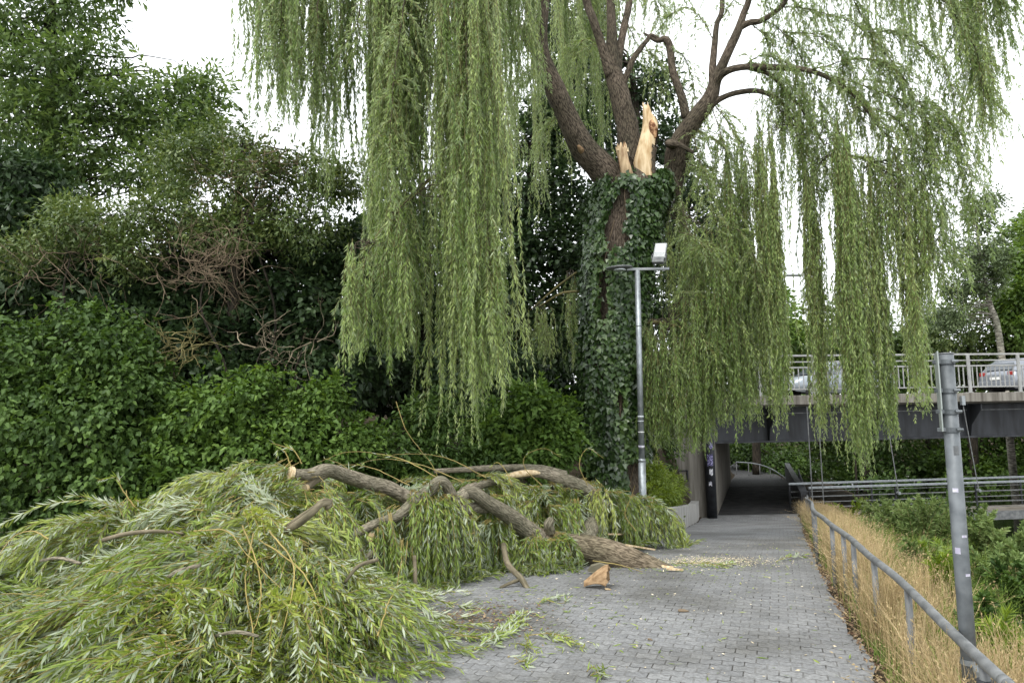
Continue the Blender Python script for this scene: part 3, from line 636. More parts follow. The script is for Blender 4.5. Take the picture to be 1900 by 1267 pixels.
def branches_to(targets, origin_pts, rng, r0, r1, m=9, sag=.1):
    """curved limbs from the nearest point of a trunk to each target"""
    o = np.asarray(origin_pts); n = len(targets); paths = np.zeros((n, m, 3)); rad = np.zeros((n, m))
    for k, t in enumerate(targets):
        low = o[o[:, 2] < t[2] + .3]; low = low if len(low) else o
        s = low[np.argmin(np.linalg.norm((low - t) * np.array([1, 1, .7]), axis=1))]
        t = s + (t - s) * .84; mid = (s + t) / 2 + np.array([0, 0, .12]) * np.linalg.norm(t - s) + rng.normal(size=3) * sag * np.linalg.norm(t - s)
        u = np.linspace(0, 1, m)[:, None]
        paths[k] = (1 - u) ** 2 * s + 2 * u * (1 - u) * mid + u * u * t
        paths[k, 1:-1] += rng.normal(size=(m - 2, 3)) * .03 * np.linalg.norm(t - s)
        rad[k] = r0 + (r1 - r0) * np.linspace(0, 1, m)
    return paths, rad
def plant(name, label, cat, trunk, blobs, m, n, L, W, pr, seed, barkm=None, group=None, kind='kite', droop=.3, up=.9, ldroop=.1,
          limbs=14, r0=.05, part='crown', tpart='trunk', inner=.3, extra_trunks=(), tvar=.28, sprouts=0):
    rng = np.random.default_rng(seed); barkm = barkm or M_barkd
    T = [np.array([*at(px, py, Y), r]) for px, py, Y, r in trunk]
    b = T[0][:3].copy(); b[2] = float(ground(b[0], b[1])) - .05; T[0][:3] = b
    root = empty(name, b, label, cat, group)
    tr = limb(tpart, T, barkm, root, 28, 12, .08, seed=seed)
    pts = spline(np.array(T), 24)[:, :3]
    for et in extra_trunks:
        E_ = [np.array([*at(px, py, Y), r]) for px, py, Y, r in et]; limb(tpart, E_, barkm, root, 24, 10, .08, seed=seed + 3); pts = np.vstack([pts, spline(np.array(E_), 20)[:, :3]])
    V, polys, t, pc = fol(blobs, n, L, W, pr, rng, kind, droop, up, ldroop, inner, tvar)
    if sprouts:                                           # loose shoots standing out of the outline
        k = rng.choice(len(pc), sprouts); d = norm(rng.normal(size=(sprouts, 3)) * .7 + np.array([0, -.35, .75])); ll = pr * rng.uniform(1.2, 3.2, sprouts)
        u = np.linspace(0, 1, 9)[None, :, None]; Ps = pc[k][:, None] + d[:, None] * ll[:, None, None] * u - np.array([0, 0, 1.]) * (u ** 2) * ll[:, None, None] * rng.uniform(.1, .6, (sprouts, 1, 1))
        V2, p2, t2 = strand_mesh(Ps, ll, 1 / (L * .22), L, W, rng, np.clip(rng.normal(.62, .2, sprouts), 0, 1), kind, ldroop, .9, flat=.4, skip=.15)
        V, polys, t = merge([(V, polys, t), (V2, p2, t2)])
    np_mesh(part, V, polys, m, root, tone=t)
    if limbs:
        k = rng.choice(len(pc), min(limbs, len(pc)), replace=False)
        p_, r_ = branches_to(pc[k], pts, rng, r0, r0 * .2); V, q = tubes(p_, r_, 6); np_mesh('limbs', V, [q], barkm, root, smooth=True)
    return root

# strands: M-point polylines with leaves along them
def strand_mesh(paths, Ls, per_m, L, W, rng, tone, kind='kite', ldroop=.08, spread=.55, flat=0.0, skip=0.0, flip=None):
    n, m, _ = paths.shape
    cnt = np.maximum((Ls * per_m).astype(int), 2); idx = np.repeat(np.arange(n), cnt); N_ = len(idx)
    s = skip + (1 - skip) * rng.random(N_); f = s * (m - 1) * .9999; a = f.astype(int); w = (f - a)[:, None]
    P = paths[idx, a] * (1 - w) + paths[idx, a + 1] * w; T = norm(paths[idx, a + 1] - paths[idx, a])
    rd = rdir(N_, rng); rd[:, 2] *= (1 - flat); rd = norm(rd - T * (rd * T).sum(1, keepdims=True))
    D = T * .85 + rd * spread
    Nn = rd + rng.normal(size=(N_, 3)) * .5 + np.array([0, 0, .5 + flat])
    if flip is not None: Nn = np.where((flip[idx] > rng.random(N_))[:, None], -Nn, Nn)
    l = L * rng.uniform(.6, 1.25, N_) * (1 - .35 * (s > .93))
    V, polys = leaves(P, D, Nn, l, l * W / L, kind, ldroop)
    t = np.clip(tone[idx] + rng.normal(0, .16, N_), 0, 1)
    return V, polys, np.repeat(t, nverts(kind))

# ------------------------------------------------------------------ the weeping willow
WY = 13.0
wroot = at(1150, 880, WY).copy(); wroot[2] = float(ground(wroot[0], wroot[1])) - .1
willow = empty('willow_tree', wroot, 'large weeping willow with snapped top and long hanging leaf curtains behind the lamp post', 'willow tree')
def pr_(L): return [np.array([*at(px, py, Y), r * Y / F]) for px, py, Y, r in L]
tp = pr_([(1150, 900, WY, 44), (1145, 820, WY, 44), (1140, 640, WY, 48), (1150, 480, WY, 50), (1163, 390, WY, 52), (1172, 345, WY, 52), (1177, 318, WY, 30)])
tp = [np.array([wroot[0] - .02, wroot[1], wroot[2], .58]), np.array([wroot[0] - .02, wroot[1], wroot[2] + .5, .48])] + tp
limb('trunk', tp, M_bark, willow, 70, 26, .09, freq=7, seed=2)
LIMBPTS = []
def wl_(name, L, seed=0, n=44, sides=14, m=None):
    LIMBPTS.append(spline(np.array(pr_(L)), 30)[:, :3]); return limb(name, pr_(L), m or M_bark, willow, n, sides, .06, seed=seed)
wl_('limb', [(1140, 340, 12.9, 28), (1110, 305, 12.8, 27), (1085, 278, 12.7, 25), (1060, 232, 12.6, 22), (1030, 166, 12.5, 20), (1005, 110, 12.4, 18), (1002, 60, 12.3, 15), (1010, 0, 12.2, 10), (1012, -140, 12, 7), (990, -330, 11.6, 5)], 1)
wl_('limb_stub', [(1003, 105, 12.4, 12), (985, 82, 12.2, 11), (972, 62, 12.1, 9), (968, 54, 12.0, 8), (985, 57, 12.0, 6), (998, 66, 12.1, 3)], 2, 20)
wl_('limb', [(1172, 310, 13.1, 26), (1168, 260, 13.1, 22), (1160, 215, 13.1, 20), (1146, 165, 13.1, 19), (1136, 120, 13.1, 15), (1135, 60, 13.1, 10), (1133, 0, 13.1, 8), (1128, -200, 13, 6)], 3)
wl_('limb', [(1134, 140, 13.05, 12), (1118, 90, 13, 9), (1100, 35, 12.9, 8), (1088, 0, 12.9, 7.5), (1060, -120, 12.6, 6), (1000, -260, 12, 4)], 4)
wl_('limb', [(1142, 150, 13.1, 11), (1150, 90, 13.2, 8), (1160, 40, 13.3, 7), (1168, 0, 13.3, 6.5), (1190, -160, 13.5, 5)], 5)
wl_('limb', [(1156, 156, 13.05, 7), (1166, 132, 13, 6), (1176, 108, 13, 6), (1200, 76, 13, 4.5), (1208, 66, 13, 4), (1225, 74, 13, 3)], 6, 24, 10)
wl_('limb', [(1273, 218, 12.9, 9), (1264, 178, 12.9, 8), (1248, 130, 12.9, 7), (1243, 88, 12.9, 7), (1234, 73, 12.9, 6.5), (1218, 76, 13, 4), (1195, 62, 13, 2)], 7, 30, 10)
wl_('limb', [(1205, 390, 13.3, 26), (1236, 356, 13.4, 24), (1251, 318, 13.3, 21), (1255, 276, 13.1, 19), (1282, 232, 12.9, 18), (1316, 186, 12.7, 15), (1328, 150, 12.6, 11), (1345, 110, 12.5, 9), (1368, 60, 12.4, 8), (1380, 25, 12.4, 6.5), (1392, -10, 12.3, 6), (1430, -180, 12, 5)], 8, 60)
wl_('limb', [(1324, 165, 12.65, 9), (1322, 130, 12.7, 7), (1326, 80, 12.7, 6), (1330, 45, 12.7, 5), (1340, 15, 12.8, 5), (1336, -60, 13, 4)], 9, 30, 10)
wl_('limb', [(1374, 50, 12.4, 7), (1392, 42, 12.3, 6), (1414, 38, 12.2, 5.5), (1450, 12, 12, 5), (1480, -30, 11.8, 4), (1600, -160, 11.5, 3)], 10, 30, 10)
wl_('limb', [(1326, 158, 12.6, 8), (1342, 136, 12.4, 7), (1376, 125, 12.2, 6.2), (1447, 126, 12, 6), (1505, 132, 11.8, 4.6), (1560, 158, 11.6, 3.4), (1600, 195, 11.5, 2.6), (1640, 250, 11.4, 1.6)], 11, 40, 10)
wl_('limb', [(1318, 195, 12.7, 7), (1340, 182, 12.6, 5.5), (1370, 172, 12.5, 5), (1410, 170, 12.3, 4.5), (1450, 190, 12.2, 3), (1480, 230, 12.1, 2)], 12, 30, 10)
wl_('limb', [(1390, 126, 12.2, 5), (1430, 140, 12.2, 4), (1465, 175, 12.1, 3.5), (1500, 220, 12, 2.6), (1530, 270, 11.8, 1.6)], 13, 30, 8)
wl_('limb', [(1540, 288, 11.7, 2.4), (1580, 290, 11.6, 2.2), (1620, 300, 11.6, 1.6)], 14, 16, 8)
wl_('limb_stub', [(1252, 270, 13, 9), (1241, 266, 12.75, 7.5), (1262, 270, 12.7, 5), (1287, 284, 12.7, 3.5)], 15, 18, 10)
wl_('limb', [(1190, 600, 12.7, 4), (1225, 598, 12.5, 3.2), (1270, 612, 12.3, 2.6), (1310, 650, 12.1, 1.6)], 16, 20, 8, M_shootd)
wl_('limb', [(800, 330, 9.2, 2.2), (770, 362, 9.0, 2.0), (730, 395, 8.9, 1.7), (690, 450, 8.8, 1.2)], 17, 20, 8, M_shootd)
wl_('limb', [(1080, 540, 13, 2.6), (1040, 545, 13.2, 2.2), (1000, 570, 13.6, 1.6)], 18, 16, 8, M_shootd)
wl_('limb', [(1070, 505, 13, 2), (1030, 535, 13.2, 1.7), (985, 575, 13.6, 1.2)], 19, 16, 8, M_shootd)
wl_('limb_stub', [(1082, 284, 12.6, 6), (1077, 277, 12.45, 5), (1073, 271, 12.35, 2.5)], 20, 10, 10, M_wood2)

# snapped tops: splintered pale wood with bark still on the back
def splinter(name, L, jag, m, parent, seed, n=26, sides=26, squash=.62, yaw=-.35):
    S = spline(pr_(L), n); P, R = S[:, :3], S[:, 3]; rng = np.random.default_rng(seed)
    an = np.arange(sides) * 2 * math.pi / sides
    A = np.array([math.cos(yaw), math.sin(yaw), 0]); B = np.array([-math.sin(yaw), math.cos(yaw), 0]) * squash
    k = 1 + (.10 * vnoise(np.stack([np.tile(np.cos(an) * 2, n), np.tile(np.sin(an) * 2, n), np.repeat(np.arange(n) * .10, sides)], -1), seed) + .07 * vnoise(np.stack([np.tile(np.cos(an) * 7, n), np.tile(np.sin(an) * 7, n), np.repeat(np.arange(n) * .05, sides)], -1), seed + 2)).reshape(n, sides)
    V = P[:, None] + (R[:, None] * k)[..., None] * (A * np.cos(an)[:, None] + B * np.sin(an)[:, None])
    tipz = jag * (np.abs(vnoise(np.stack([np.cos(an) * 2.6, np.sin(an) * 2.6, an * 0], -1), seed + 9)) + .3 * rng.random(sides))
    V[-1, :, 2] += tipz; V[-2, :, 2] += tipz * .5
    V = V.reshape(-1, 3); i = np.arange(n * sides).reshape(n, sides); nx = np.roll(i, -1, 1)
    c = len(V); V = np.vstack([V, P[-1:] - np.array([[0, 0, .06]])])
    polys = [np.stack([i[:-1], nx[:-1], nx[1:], i[1:]], -1).reshape(-1, 4), np.stack([i[-1], nx[-1], np.full(sides, c)], -1)]
    return np_mesh(name, V, polys, m, parent)
sA = splinter('broken_stub', [(1196, 330, 12.7, 20), (1194, 300, 12.7, 20), (1200, 262, 12.72, 17), (1206, 235, 12.75, 15), (1204, 220, 12.75, 11), (1199, 207, 12.75, 6.5)], .22, M_wood, willow, 3)
def bark_slip(name, L, a0, a1, m, parent, seed, squash=.62, yaw=-.35, n=22, sides=14, k=1.09):
    S = spline(pr_(L), n); P, R = S[:, :3], S[:, 3] * k
    an = np.linspace(a0, a1, sides); A = np.array([math.cos(yaw), math.sin(yaw), 0]); B = np.array([-math.sin(yaw), math.cos(yaw), 0]) * squash
    V = P[:, None] + R[:, None, None] * (A * np.cos(an)[:, None] + B * np.sin(an)[:, None])
    V[-1, :, 2] += .12 * vnoise(np.stack([an * 3, an * 0, an * 0], -1), seed); V[:, 0, 0] += .02 * vnoise(np.stack([np.arange(n) * .6, np.zeros(n), np.zeros(n)], -1), seed + 1)
    uv = np.stack(np.broadcast_arrays((an * R.mean())[None], np.linspace(0, 1, n)[:, None]), -1).reshape(-1, 2)
    i = np.arange(n * sides).reshape(n, sides)
    return np_mesh(name, V.reshape(-1, 3), [np.stack([i[:-1, :-1], i[:-1, 1:], i[1:, 1:], i[1:, :-1]], -1).reshape(-1, 4)], m, parent, smooth=True, uv=uv)
bark_slip('bark', [(1196, 330, 12.7, 20), (1195, 300, 12.7, 20), (1199, 275, 12.71, 18)], -.75, 1.9, M_bark, sA, 5)
bark_slip('bark', [(1198, 285, 12.7, 18), (1204, 250, 12.72, 16), (1206, 228, 12.75, 13)], .15, 2.4, M_bark, sA, 6)
kb = MB(); kc = Vector(at(1212, 240, 12.66)); bmesh.ops.create_uvsphere(kb.bm, u_segments=20, v_segments=14, radius=1, matrix=Matrix.Translation(kc) @ Matrix.Rotation(-.12, 4, 'Y') @ Matrix.Diagonal((.075, .075, .19, 1)))
for v in kb.bm.verts: v.co += Vector(vnoise(np.array([v.co[:]]) * 14, 2).repeat(3).tolist()) * .014
kb.build('knot', M_knot, sA, True)
sB = splinter('broken_stub', [(1166, 335, 12.55, 12), (1161, 312, 12.5, 11), (1156, 292, 12.5, 10), (1153, 280, 12.5, 10.5)], .22, M_woodb, willow, 8, yaw=-.2)
bark_slip('bark', [(1166, 340, 12.55, 15), (1162, 312, 12.5, 14), (1157, 286, 12.5, 13)], -.35, 2.6, M_bark, sB, 7, yaw=-.2)
for px, py, dz in ((1147, 274, .10), (1158, 272, .16), (1165, 276, .09), (1154, 276, .06)):
    p = Vector(at(px, py + 6, 12.46)); MB().cyl(p, p + Vector((.005, 0, dz)), .022, .002, 7).build('splinter', M_woodp if dz < .12 else M_knot, sB)

# hanging curtains
CURT = [  # centre px, half width px, top py, bottom py, depth, depth spread, cords, strands per cord
 (474, 20, -250, 220, 9.2, .4, 5, 5), (520, 36, -260, 300, 9.3, .6, 13, 7), (576, 24, -250, 280, 9.6, .5, 8, 6), (616, 24, -230, 400, 9.4, .4, 8, 6),
 (655, 22, -230, 240, 9.8, .5, 5, 6), (718, 46, -260, 620, 9.4, .7, 24, 7), (680, 36, 470, 700, 8.8, .4, 10, 6), (745, 35, 400, 690, 8.9, .5, 12, 6),
 (782, 34, -260, 430, 9.9, .6, 11, 7), (845, 48, -260, 850, 9.0, .6, 30, 7), (902, 26, -220, 760, 9.4, .5, 12, 6), (900, 24, 360, 800, 8.9, .4, 6, 6), (955, 34, -220, 250, 10.4, .6, 11, 6),
 (985, 45, -120, 430, 14.2, .8, 8, 5), (1000, 28, 570, 690, 13.8, .5, 9, 5), (1052, 22, 520, 700, 14.2, .4, 4, 5),
 (1062, 44, -260, 260, 14.6, .8, 20, 6), (1130, 44, -240, 170, 15.2, .8, 13, 5), (1205, 30, -220, 130, 14.8, .6, 4, 5), (1095, 25, 60, 330, 15, .5, 5, 5),
 (1226, 30, 606, 850, 12.3, .4, 19, 8), (1280, 34, 560, 860, 12.3, .5, 24, 8), (1320, 40, 430, 820, 12.6, .7, 24, 8), (1362, 22, 290, 825, 12.8, .6, 18, 8),
 (1245, 30, 380, 640, 13.4, .6, 10, 6), (1416, 20, 215, 830, 12.2, .4, 15, 8), (1462, 18, 130, 480, 12.5, .4, 4, 5), (1500, 11, 300, 860, 12, .25, 10, 7), (1490, 14, 230, 560, 12.1, .3, 4, 5),
 (1556, 17, 230, 915, 11.5, .35, 20, 9), (1612, 14, 290, 860, 11.6, .3, 11, 7), (1588, 12, 330, 640, 11.9, .3, 5, 5), (1674, 14, 380, 800, 11.4, .3, 11, 7), (1645, 26, 260, 620, 11.7, .5, 9, 6), (1700, 20, 330, 620, 11.5, .4, 7, 5),
 (1800, 14, -120, 360, 11.2, .4, 5, 5), (1836, 14, -230, 220, 11, .3, 4, 6), (1866, 10, -230, 60, 11, .3, 2, 5),

 (1405, 40, -220, 110, 12.6, .8, 6, 4), (1540, 60, -260, 100, 12, .8, 10, 5), (1620, 40, -260, 140, 11.9, .6, 7, 5), (1690, 55, -260, 170, 11.6, .8, 9, 5), (1765, 26, -260, 250, 11.3, .5, 7, 6)]
limb_ends = np.array([at(1012, -140, 12), at(1000, -260, 12), at(1128, -200, 13), at(1190, -160, 13.5), at(1430, -180, 12), at(1336, -60, 13), at(1600, -160, 11.5), at(1600, 195, 11.5), at(1480, 230, 12.1), at(1530, 270, 11.8), at(1620, 300, 11.6),
                      at(1310, 650, 12.1), at(690, 450, 8.8), at(1000, 570, 13.6), at(1376, 125, 12.2), at(1255, 276, 13.1), at(1505, 132, 11.8)])
M_ = 20
for ci, (cx_, hw, y0, y1, Y, dY, nc, ns) in enumerate(CURT):
    rng = np.random.default_rng(100 + ci)
    cxs = cx_ + hw * rng.uniform(-1, 1, nc); cY = Y + dY * rng.uniform(-1, 1, nc)
    tops = np.array([at(a, y0 + rng.uniform(-.06, .10) * (y1 - y0), b) for a, b in zip(cxs, cY)])
    bots = np.array([at(a, y1 - abs(rng.normal(0, .07)) * (y1 - y0) - 8, b)[2] for a, b in zip(cxs, cY)])
    k = np.repeat(np.arange(nc), ns); n = nc * ns
    Ls = (tops[k, 2] - bots[k]) * (1 - .42 * rng.random(n) ** 1.6)
    u = np.linspace(0, 1, M_)
    ph = rng.uniform(0, 6.3, (n, 2)); div = rng.normal(0, .06, (n, 2)); cdr = rng.normal(0, .03 if (y0 > 100 and hw < 22) else .09, (nc, 2))[k]
    s = u[None] * Ls[:, None]
    off = (1 - np.exp(-s / .35))[..., None] * div[:, None] + (s / 4)[..., None] * cdr[:, None] * 1.2
    off = off + (.03 * np.sin(s[..., None] * 1.7 + ph[:, None]) + .022 * np.sin(s[..., None] * 4.6 + 2 * ph[:, None])) * np.minimum(s, 1)[..., None]
    if y0 > -100:                                        # side shoots set off lower down
        j0 = np.where(np.arange(n) % ns == 0, 0, rng.random(n) * .5) * Ls
    else: j0 = np.where(rng.random(n) < .4, rng.random(n) * .55, 0) * Ls
    P = np.concatenate([tops[k][:, None, :2] + off, (tops[k][:, 2:3] + rng.uniform(-.05, .12, (n, 1)) - j0[:, None] - s * (1 - j0 / Ls)[:, None])[..., None]], -1)
    P[:, 0, 2] -= .02; Ls = Ls - j0
    tone = np.clip(rng.normal(.5 + rng.normal(0, .07), .25, nc)[k] + rng.normal(0, .1, n), 0, 1)
    V, polys, t = strand_mesh(P, Ls, 76 if cx_ < 960 else 66, .088, .0175, rng, tone, 'kite', .06, .5)
    hf = np_mesh('hanging_foliage', V, polys, M_wil, willow, tone=t)
    V, q = tubes(P[:, ::2], np.broadcast_to(np.linspace(.0055, .002, len(u[::2])), (n, len(u[::2]))), 3)
    np_mesh('shoots', V, [q], M_shootd, hf)
    # bough carrying this curtain
    LP = np.vstack(LIMBPTS[:1] + LIMBPTS[2:14] + LIMBPTS[15:]) if y0 > -100 else limb_ends
    paths, rads = [], []
    for tt in list(tops):
        dd = (LP - tt) * np.array([1, 1, 1.6]); e = LP[np.argmin(np.linalg.norm(dd, axis=1))]
        md = (e + tt) / 2 + np.array([0, 0, .22 * np.linalg.norm(e - tt)]); uu = np.linspace(0, 1, 10)[:, None]
        pth = (1 - uu) ** 2 * e + 2 * uu * (1 - uu) * md + uu ** 2 * tt; pth[1:-1] += rng.normal(size=(8, 3)) * .02
        paths.append(pth); rads.append(np.linspace(.011, .004, 10) if y0 < -100 else np.linspace(.007, .003, 10))
    V, q = tubes(np.array(paths), np.array(rads), 5); np_mesh('bough', V, [q], M_bark, willow)

# arching branchlets that carry short hanging shoots all along
def spray(arcs, seed, spacing=.05, Lr=(.5, 1.5), per_m=60, name='hanging_foliage', r=.010):
    rng = np.random.default_rng(seed)
    for arc in arcs:
        A = spline(np.array([at(*p) for p in arc]), 40); A[1:] += np.cumsum(rng.normal(size=(39, 3)) * .006, 0)
        aL = np.linalg.norm(np.diff(A, axis=0), axis=1).sum(); n = int(aL / spacing); f = (rng.random(n) ** .8) * 38.9; a = f.astype(int); w = (f - a)[:, None]
        P0 = A[a] * (1 - w) + A[a + 1] * w; T = norm(A[a + 1] - A[a]); m = 18
        side = rng.normal(size=(n, 3)) * np.array([1, 1, .4]); d = norm(T * .5 + side * .55); Ls = rng.uniform(*Lr, n) * rng.uniform(.6, 1.1, n); P = np.zeros((n, m, 3)); P[:, 0] = P0; st = Ls / (m - 1)
        wind = rng.normal(0, .14, (n, 2))
        for i in range(1, m):
            d = d + np.concatenate([wind * .25, -np.full((n, 1), 2.6)], 1) * st[:, None]; d = d + rng.normal(size=(n, 3)) * .05; d = norm(d); P[:, i] = P[:, i - 1] + d * st[:, None]
        tone = np.clip(rng.normal(.5 + rng.normal(0, .1), .25, n), 0, 1)
        V, polys, t = strand_mesh(P, Ls, per_m, .085, .0175, rng, tone, 'kite', .06, .6)
        V2, p2, t2 = strand_mesh(A[None], np.array([aL]), 30, .08, .017, rng, np.array([.5]), 'kite', .06, .9)
        V, polys, t = merge([(V, polys, t), (V2, p2, t2)]); hf = np_mesh(name, V, polys, M_wil, willow, tone=t)
        Vt, q = tubes(P[:, ::3], np.broadcast_to(np.linspace(.0045, .0015, 6), (n, 6)), 3); np_mesh('shoots', Vt, [q], M_shootd, hf)
        Vt, q = tubes(A[None], np.linspace(r, .003, 40)[None], 6); np_mesh('branchlet', Vt, [q], M_bark, willow, smooth=True)
spray([[(1505, 132, 11.8), (1560, 158, 11.6), (1600, 195, 11.5), (1650, 270, 11.4), (1690, 380, 11.3)], [(1450, 12, 12), (1530, 20, 11.8), (1610, 60, 11.6), (1690, 150, 11.4), (1740, 290, 11.2)],
       [(1540, 140, 11.7), (1620, 165, 11.5), (1690, 190, 11.4), (1750, 230, 11.3), (1795, 330, 11.2)], [(1480, -30, 11.8), (1600, -60, 11.5), (1720, -20, 11.3), (1800, 80, 11.1), (1825, 200, 11)],
       [(1414, 38, 12.2), (1450, 60, 12.1), (1490, 110, 12), (1520, 190, 11.9), (1540, 290, 11.8)], [(1392, 42, 12.3), (1420, 80, 12.3), (1440, 150, 12.4), (1455, 240, 12.4)],
       [(1540, 288, 11.7), (1590, 290, 11.6), (1640, 310, 11.6), (1690, 370, 11.5), (1720, 470, 11.4)], [(1430, 140, 12.2), (1480, 190, 12), (1520, 260, 11.8), (1540, 340, 11.7)],
       [(1410, 170, 12.3), (1450, 190, 12.2), (1480, 240, 12.1), (1495, 330, 12)], [(1500, 132, 11.8), (1580, 110, 11.6), (1650, 120, 11.4), (1710, 190, 11.3), (1740, 290, 11.2)],
       [(1600, -160, 11.5), (1720, -150, 11.3), (1820, -60, 11), (1862, 20, 10.9)], [(1376, 125, 12.2), (1420, 100, 12), (1470, 130, 11.8), (1500, 210, 11.7)], [(1600, 195, 11.5), (1660, 220, 11.4), (1720, 300, 11.3), (1760, 420, 11.2)],
       [(1610, 60, 11.6), (1680, 70, 11.4), (1750, 130, 11.2), (1790, 250, 11.1)], [(1720, -20, 11.3), (1770, 20, 11.1), (1810, 110, 11), (1830, 230, 10.9)], [(1690, 190, 11.4), (1740, 200, 11.3), (1785, 290, 11.2), (1800, 400, 11.2)],
       [(1560, -20, 11.8), (1590, 10, 11.7), (1620, 80, 11.6), (1640, 180, 11.5)], [(1450, 60, 12.1), (1520, 70, 11.9), (1580, 130, 11.8), (1610, 230, 11.7)], [(1650, 270, 11.4), (1700, 290, 11.4), (1740, 380, 11.3), (1760, 480, 11.3)]], 801, spacing=.036, Lr=(.4, 1.5))
spray([[(1330, 50, 12.7), (1370, -10, 12.8), (1430, -40, 12.6), (1480, 20, 12.5), (1500, 100, 12.4)], [(1326, 80, 12.7), (1300, 30, 13), (1270, 10, 13.2), (1240, 30, 13.3)], [(1243, 90, 12.9), (1268, 110, 13), (1288, 170, 13.1), (1298, 250, 13.2)],
       [(1282, 232, 12.9), (1320, 260, 12.7), (1360, 300, 12.6), (1390, 380, 12.5)], [(1255, 290, 13.1), (1300, 320, 12.9), (1340, 360, 12.8), (1370, 450, 12.7)], [(1255, 285, 13.2), (1290, 290, 13.3), (1320, 320, 13.3), (1340, 400, 13.3)],
       [(1133, 20, 13.1), (1170, -40, 13.4), (1210, 0, 13.5), (1225, 60, 13.6)], [(1160, 40, 13.3), (1190, 90, 13.6), (1215, 110, 13.7), (1235, 180, 13.8)]], 802, Lr=(.35, 1.1))
spray([[(1010, 0, 12.2), (960, -20, 11.6), (910, 20, 11), (880, 100, 10.6)], [(1025, 160, 12.5), (985, 130, 12.2), (950, 150, 11.8), (930, 240, 11.5)], [(1118, 90, 13), (1090, 70, 13.4), (1060, 100, 13.7), (1040, 180, 13.9)], [(1060, 232, 12.6), (1030, 220, 13), (1005, 250, 13.2), (990, 330, 13.4)],
       [(968, 54, 12), (935, 50, 11.6), (905, 90, 11.2), (890, 180, 10.9)], [(800, 330, 9.2), (760, 370, 8.9), (700, 440, 8.8), (655, 540, 8.7)], [(770, 362, 9.0), (735, 420, 8.8), (715, 500, 8.7)], [(860, 280, 8.8), (880, 330, 8.7), (900, 420, 8.6), (905, 540, 8.6)],
       [(760, -60, 8.8), (740, 60, 8.6), (725, 200, 8.6), (720, 330, 8.6)], [(840, -40, 8.7), (860, 60, 8.6), (865, 180, 8.5), (860, 300, 8.5)], [(540, -60, 9), (525, 20, 8.9), (515, 110, 8.9)], [(600, -60, 9.1), (590, 40, 9), (585, 120, 9)], [(680, -60, 9), (660, 30, 8.9), (650, 90, 8.9)]], 803, Lr=(.5, 1.5))
spray([[(1190, 600, 12.7), (1230, 590, 12.3), (1280, 610, 12.0), (1320, 660, 11.9)], [(1190, 605, 12.6), (1215, 625, 12.2), (1250, 680, 12.0), (1270, 740, 11.9)], [(1300, 560, 12.4), (1340, 560, 12.2), (1370, 610, 12.1), (1385, 700, 12.1)],
       [(1260, 430, 12.3), (1290, 440, 12), (1320, 480, 11.9), (1340, 560, 11.9)], [(1340, 420, 12.3), (1370, 430, 12.1), (1395, 480, 12), (1405, 560, 12)], [(1319, 188, 12.7), (1350, 230, 12.6), (1385, 290, 12.5), (1410, 380, 12.4)],
       [(1316, 190, 12.7), (1338, 250, 12.5), (1352, 330, 12.4), (1360, 420, 12.3)], [(1282, 232, 12.9), (1300, 300, 12.6), (1320, 380, 12.4), (1335, 470, 12.2)], [(1255, 330, 13.0), (1270, 400, 12.6), (1285, 480, 12.4), (1290, 560, 12.2)]], 804, Lr=(.4, 1.3))

# ------------------------------------------------------------------ ivy on the trunk
rng = np.random.default_rng(5)
S = spline(np.array(tp), 120); n = 36000
f = rng.random(n) ** .9 * 112 + 3; a_ = f.astype(int); th = rng.uniform(-math.pi * 1.05, .25, n)
w_ = (f - a_)[:, None]; c = S[a_, :3] * (1 - w_) + S[a_ + 1, :3] * w_; r = S[a_, 3]
ipx = vnoise(np.stack([np.cos(th) * 2, np.sin(th) * 2, c[:, 2] * 1.1], -1), 4)
hz = c[:, 2]
zt = at(1150, 372, WY)[2]; zb = at(1150, 475, WY)[2]; zl = at(1150, 850, WY)[2]; z3 = at(1150, 322, WY)[2]
bare = (hz < zt + .25 * vnoise(np.stack([th * 5, th * 0, hz * 2], -1), 21)) & (hz > zb + .3 * vnoise(np.stack([th * 6, th * 0, hz * 2], -1), 22)) & (th > -2.1 + .25 * vnoise(np.stack([hz * 3, th * 0, th * 0], -1), 23)) & (th < -1.6 + .35 * vnoise(np.stack([hz * 4, th * 0, th * 0], -1), 24))
bare |= (hz < zl) & (th > -1.5)
bare |= hz > z3 - .06 + .5 * vnoise(np.stack([th * 2.2, th * 0, th * 0], -1), 8) + .1 * rng.normal(size=n)
bare |= rng.random(n) < .8 * np.clip(1 - np.abs(hz - (zt + zb) / 2) / ((zt - zb) * .75), 0, 1) * ((th > -2.2) & (th < -1.45))
bare |= ipx > .62
keep = ~bare; th, c, r, hz, ipx = th[keep], c[keep], r[keep], hz[keep], ipx[keep]; n = len(th)
th2 = rng.random(n); bulge = .04 + .08 * (th2 > .9) + .22 * np.maximum(vnoise(np.stack([np.cos(th) * 1.6, np.sin(th) * 1.6, hz * .9], -1), 31), 0) * rng.random(n) + .2 * (ipx + .55) * rng.random(n) + .10 * np.exp(-((hz - at(1100, 560, WY)[2]) / 1.5) ** 2) * (np.cos(th) < .2)
out = np.stack([np.cos(th), np.sin(th), np.zeros(n)], -1)
P = c + out * (r + bulge)[:, None]
D = np.stack([rng.normal(0, .5, n), rng.normal(0, .3, n), -np.ones(n)], -1) + out * .35
Nn = out * 1.0 + np.array([0, 0, .45]) + rng.normal(size=(n, 3)) * .4
l = .088 * rng.uniform(.55, 1.3, n); V, polys = leaves(P, D, Nn, l, l * 1.05, 'ivy', .15)
ivy = empty('climbing_ivy', wroot, 'dark green ivy covering the willow trunk behind the lamp post', 'ivy')
